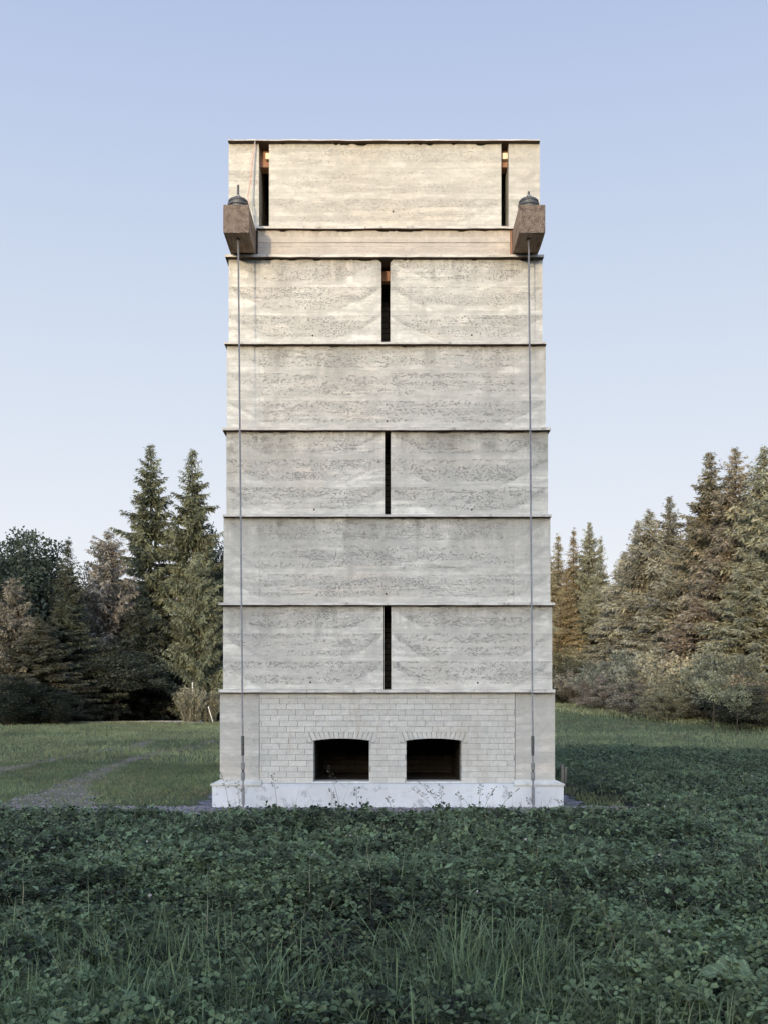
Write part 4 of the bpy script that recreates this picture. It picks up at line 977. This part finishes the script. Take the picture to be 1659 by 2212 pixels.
# dock plants with broad leaves
def dock_mat():
    mm = foliage_mat('dock_leaf', rough=.5, spec=.35, trans=.2, lo=.50, hi=1.5); return mm
M_DOCK = (lambda *a, **k: dock_mat())('dock_leaf', rough=.45, spec=.4, trans=.2, lo=.8, hi=1.3)
def dock(xd, yd, D, L, leaves, label, color=(.105, .155, .078)):
    x = px(xd, D); y = CY + D; zt_ = pz(yd, D); g = float(gz(x, y)); e = empty('dock_plant', (x, y, g)); tag(e, label, 'plant')
    for az, ln, lift in leaves:
        mb = MB(); N, K = 40, 24; ln = L * ln; dirh = Vector((math.cos(az), math.sin(az), 0)); sd = Vector((-dirh.y, dirh.x, 0)); sd = (sd + Vector((0, 0, .75 * sd.y))).normalized(); h = max(.05, zt_ - g)
        b0 = len(mb.v)
        for i in range(N + 1):
            t = i / N; wv = ln * .27 * math.sin(math.pi * min(1, t * .95 + .05) ** .75) + .001
            c = dirh * (ln * t) + Vector((0, 0, h + lift * ln * (t - t * t * .9) - .10 * ln * t ** 4))
            for j in range(K + 1):
                q = j / K * 2 - 1; wave = .035 * ln * abs(q) ** 2 * math.sin(t * 19 + q * 3 + az * 5); vein = .012 * ln * (1 - abs(math.sin((t - abs(q) * .22) * 22))) * (abs(q) < .9)
                p = c + sd * (wv * q * (1 + .06 * math.sin(t * 31 + az)) * (1 - .06 * abs(q))) + Vector((0, 0, 1)) * (wv * .34 * abs(q) ** 1.4 + wave - vein)
                mb.v.append(tuple(p))
        for i in range(N):
            for j in range(K):
                o0 = b0 + i * (K + 1) + j; mb.f.append([o0, o0 + 1, o0 + K + 2, o0 + K + 1]); tq = (i + .5) / N; qq = abs((j + .5) / K * 2 - 1); rib = j in (K // 2 - 1, K // 2) or abs(math.sin((tq - qq * .22) * 22)) < .22; mb.t.append((.95 if rib else .18) + .22 * float(vnoise(i * .5, j * .6, 3)))
        o = mb.build('leaf', M_DOCK, e, smooth=True); o.color = (*color, 1)
        mb = MB(); mb.tube([(0, 0, -.02), tuple(dirh * .01 + Vector((0, 0, h)))], .004, 5); s = mb.build('stalk', M_DOCK, e); s.color = (*color, 1)
dock(1632, 2125, 4.20, .30, [(2.7, .8, .5), (-.35, 1.2, -.15)], 'broad pale dock leaf lying at the lower right corner', (.125, .175, .092))
dock(1290, 2150, 4.2, .15, [(1.2, 1, .5), (2.6, 1, .2), (.2, .8, .3)], 'dark broad-leaved dock in the lower right foreground, left of the large pale leaf')
dock(1235, 2130, 4.4, .12, [(1.5, 1, 1.2)], 'small upright dock leaf beside the dark broad-leaved one')
dock(1260, 2190, 3.9, .11, [(2.3, 1, .5), (.6, .9, .5)], 'low dock leaf at the very bottom right of centre')
dock(398, 1836, 8.2, .17, [(1.6, 1, 1.3)], 'broad upright dock leaf in the clover left of centre')
dock(205, 1825, 8.6, .17, [(.5, 1, .8)], 'narrow pale dock leaf in the clover at far left')
dock(508, 1925, 6.4, .14, [(.9, 1, .9)], 'slanting pale dock leaf left of centre in the clover')
dock(1400, 1860, 8.3, .13, [(.3, 1, .5), (2.6, .8, .5)], 'small yellow-green dock in the clover at right', (.11, .13, .06))

# seed-head grasses against the white plinth
def stalk(x0d, x1d, ytop, D, label, heads=9):
    D = 12.25 + D; x0, x1 = px(x0d, D), px(x1d, D); y = CY + D; g = float(gz(x0, y)); zt_ = pz(ytop, D)
    e = empty('seed_grass', (x0, y, g)); tag(e, label, 'grass stalk', 'seed-head grasses in front of the plinth'); mb = MB(); P = []
    for i in range(8):
        t = i / 7; P.append(Vector(((x1 - x0) * t ** 1.6, .03 * t, (zt_ - g) * (t - .06 * t * t) / .94)))
    mb.tube(P, [.0028 - .0018 * i / 7 for i in range(8)], 5); o = mb.build('stem', M_STALK, e); o.color = (.055, .060, .035, 1)
    hb = MB(); r = random.Random(x0d)
    for i in range(heads):
        t = .62 + .40 * i / heads; i0 = min(6, int(t * 7)); p = P[i0].lerp(P[i0 + 1], min(1, t * 7 - i0)); sd = r.choice((-1, 1)); ln = r.uniform(.018, .04) * (1.3 - .5 * (t - .6) / .4)
        q = p + Vector((sd * ln * .8, r.uniform(-.01, .01), ln * .55)); hb.tube([p, p.lerp(q, .55), q, q + (q - p) * .35], [.001, .0015, .0065, .001], 5)
    o = hb.build('seed_head', M_STALK, e); o.color = (.070, .062, .040, 1)
    hb = MB(); a = r.uniform(-1, 1)
    hb.poly([(0, 0, .02), (.006, 0, .02), (a * .08 + .006, 0, .12), (a * .08, 0, .12)], [(0, 1, 2, 3)]); hb.poly([(a * .08, 0, .12), (a * .08 + .006, 0, .12), (a * .17, 0, .13)], [(0, 1, 2)])
    o = hb.build('blade', M_STALK, e); o.color = (.06, .08, .045, 1)
M_STALK = foliage_mat('dry_stalk', rough=.7, trans=.1)
ST = [(497, 478, 1668, 'tall thin grass stalk at the left corner of the plinth'), (520, 512, 1690, 'grass stalk close to the left tie rod'), (600, 589, 1672, 'faint thin stalk between the left rod and the left stoke hole'),
      (735, 706, 1655, 'seed-head stalk reaching up into the left stoke hole'), (718, 716, 1706, 'short leafy stalk below the left stoke hole'), (770, 772, 1702, 'short stalk with sparse seeds right of the left stoke hole'), (848, 836, 1722, 'small bare stalk at the middle of the plinth'),
      (942, 892, 1706, 'seed-head stalk leaning left below the right stoke hole'), (955, 905, 1690, 'long leaning stalk crossing the sill of the right stoke hole'), (960, 928, 1708, 'stalk with dense seeds under the right stoke hole'), (955, 950, 1694, 'upright stalk at the right edge of the right stoke hole'),
      (1000, 985, 1713, 'low stalk with drooping seeds right of the right stoke hole'), (1032, 1040, 1694, 'tall thin seed-head stalk on the right half of the plinth'), (1042, 1068, 1702, 'stalk leaning right with a full seed head'), (1075, 1118, 1706, 'stalk bending far right toward the right tie rod'),
      (1230, 1200, 1728, 'short curved stalk at the right corner of the plinth'), (1150, 1140, 1724, 'tiny stalk left of the right tie rod base')]
for i, (a, b, yt, lab) in enumerate(ST): stalk(a, b, yt, (i % 4) * .1, lab)
# low weeds growing out of the gravel before the plinth
def weed(xd, D, H, Rr, label):
    rs2 = np.random.RandomState(int(xd)); x = px(xd, D); y = CY + D; g = float(gz(x, y)); e = empty('weed_plant', (x, y, g)); tag(e, label, 'weed', 'low weeds along the gravel edge'); mb = MB(); B = []; Dv = []
    for i in range(14):
        a = rs2.uniform(0, 6.28); q = np.array([math.cos(a) * Rr * rs2.rand(), math.sin(a) * Rr * rs2.rand() * .6, H * rs2.uniform(.4, 1.1)]); mb.tube([(0, 0, 0), tuple(q * .6 + np.array([0, 0, .01])), tuple(q)], [.003, .002, .001], 4)
        for j in range(9): B.append(q * rs2.uniform(.4, 1.0) + rs2.normal(size=3) * .012); Dv.append(rs2.normal(size=3) * .6 + np.array([math.cos(a), math.sin(a), .5]))
    o = mb.build('stem', M_STALK, e); o.color = (.05, .07, .035, 1); B = np.array(B); Dv = unit(np.array(Dv)); ln = rs2.uniform(.025, .05, len(B))
    me = big_mesh('leaves', kites(B, B + Dv * ln[:, None], ln * .35, rs2), 4, rs2.rand(len(B))); me.materials.append(M_LEAF); o = link('leaves', me, None, e); o.color = (.045, .075, .035, 1)
for xd, H, Rr, lab in [(505, .13, .12, 'low weed at the foot of the left tie rod'), (588, .16, .16, 'leafy weed before the plinth left of the left stoke hole'), (690, .14, .10, 'weed below the left edge of the left stoke hole'), (730, .17, .14, 'weed below the middle of the left stoke hole'), (790, .20, .16, 'bushy weed between the two stoke holes'), (880, .09, .12, 'very low weed just left of the right stoke hole'),
                       (955, .17, .16, 'weed under the right stoke hole among the leaning stalks'), (1030, .15, .16, 'weed right of the right stoke hole'), (1085, .08, .1, 'tiny weed left of the right tie rod'), (640, .08, .12, 'tiny weed on the gravel left of the left stoke hole')]:
    weed(xd, 12.15, H, Rr, lab)
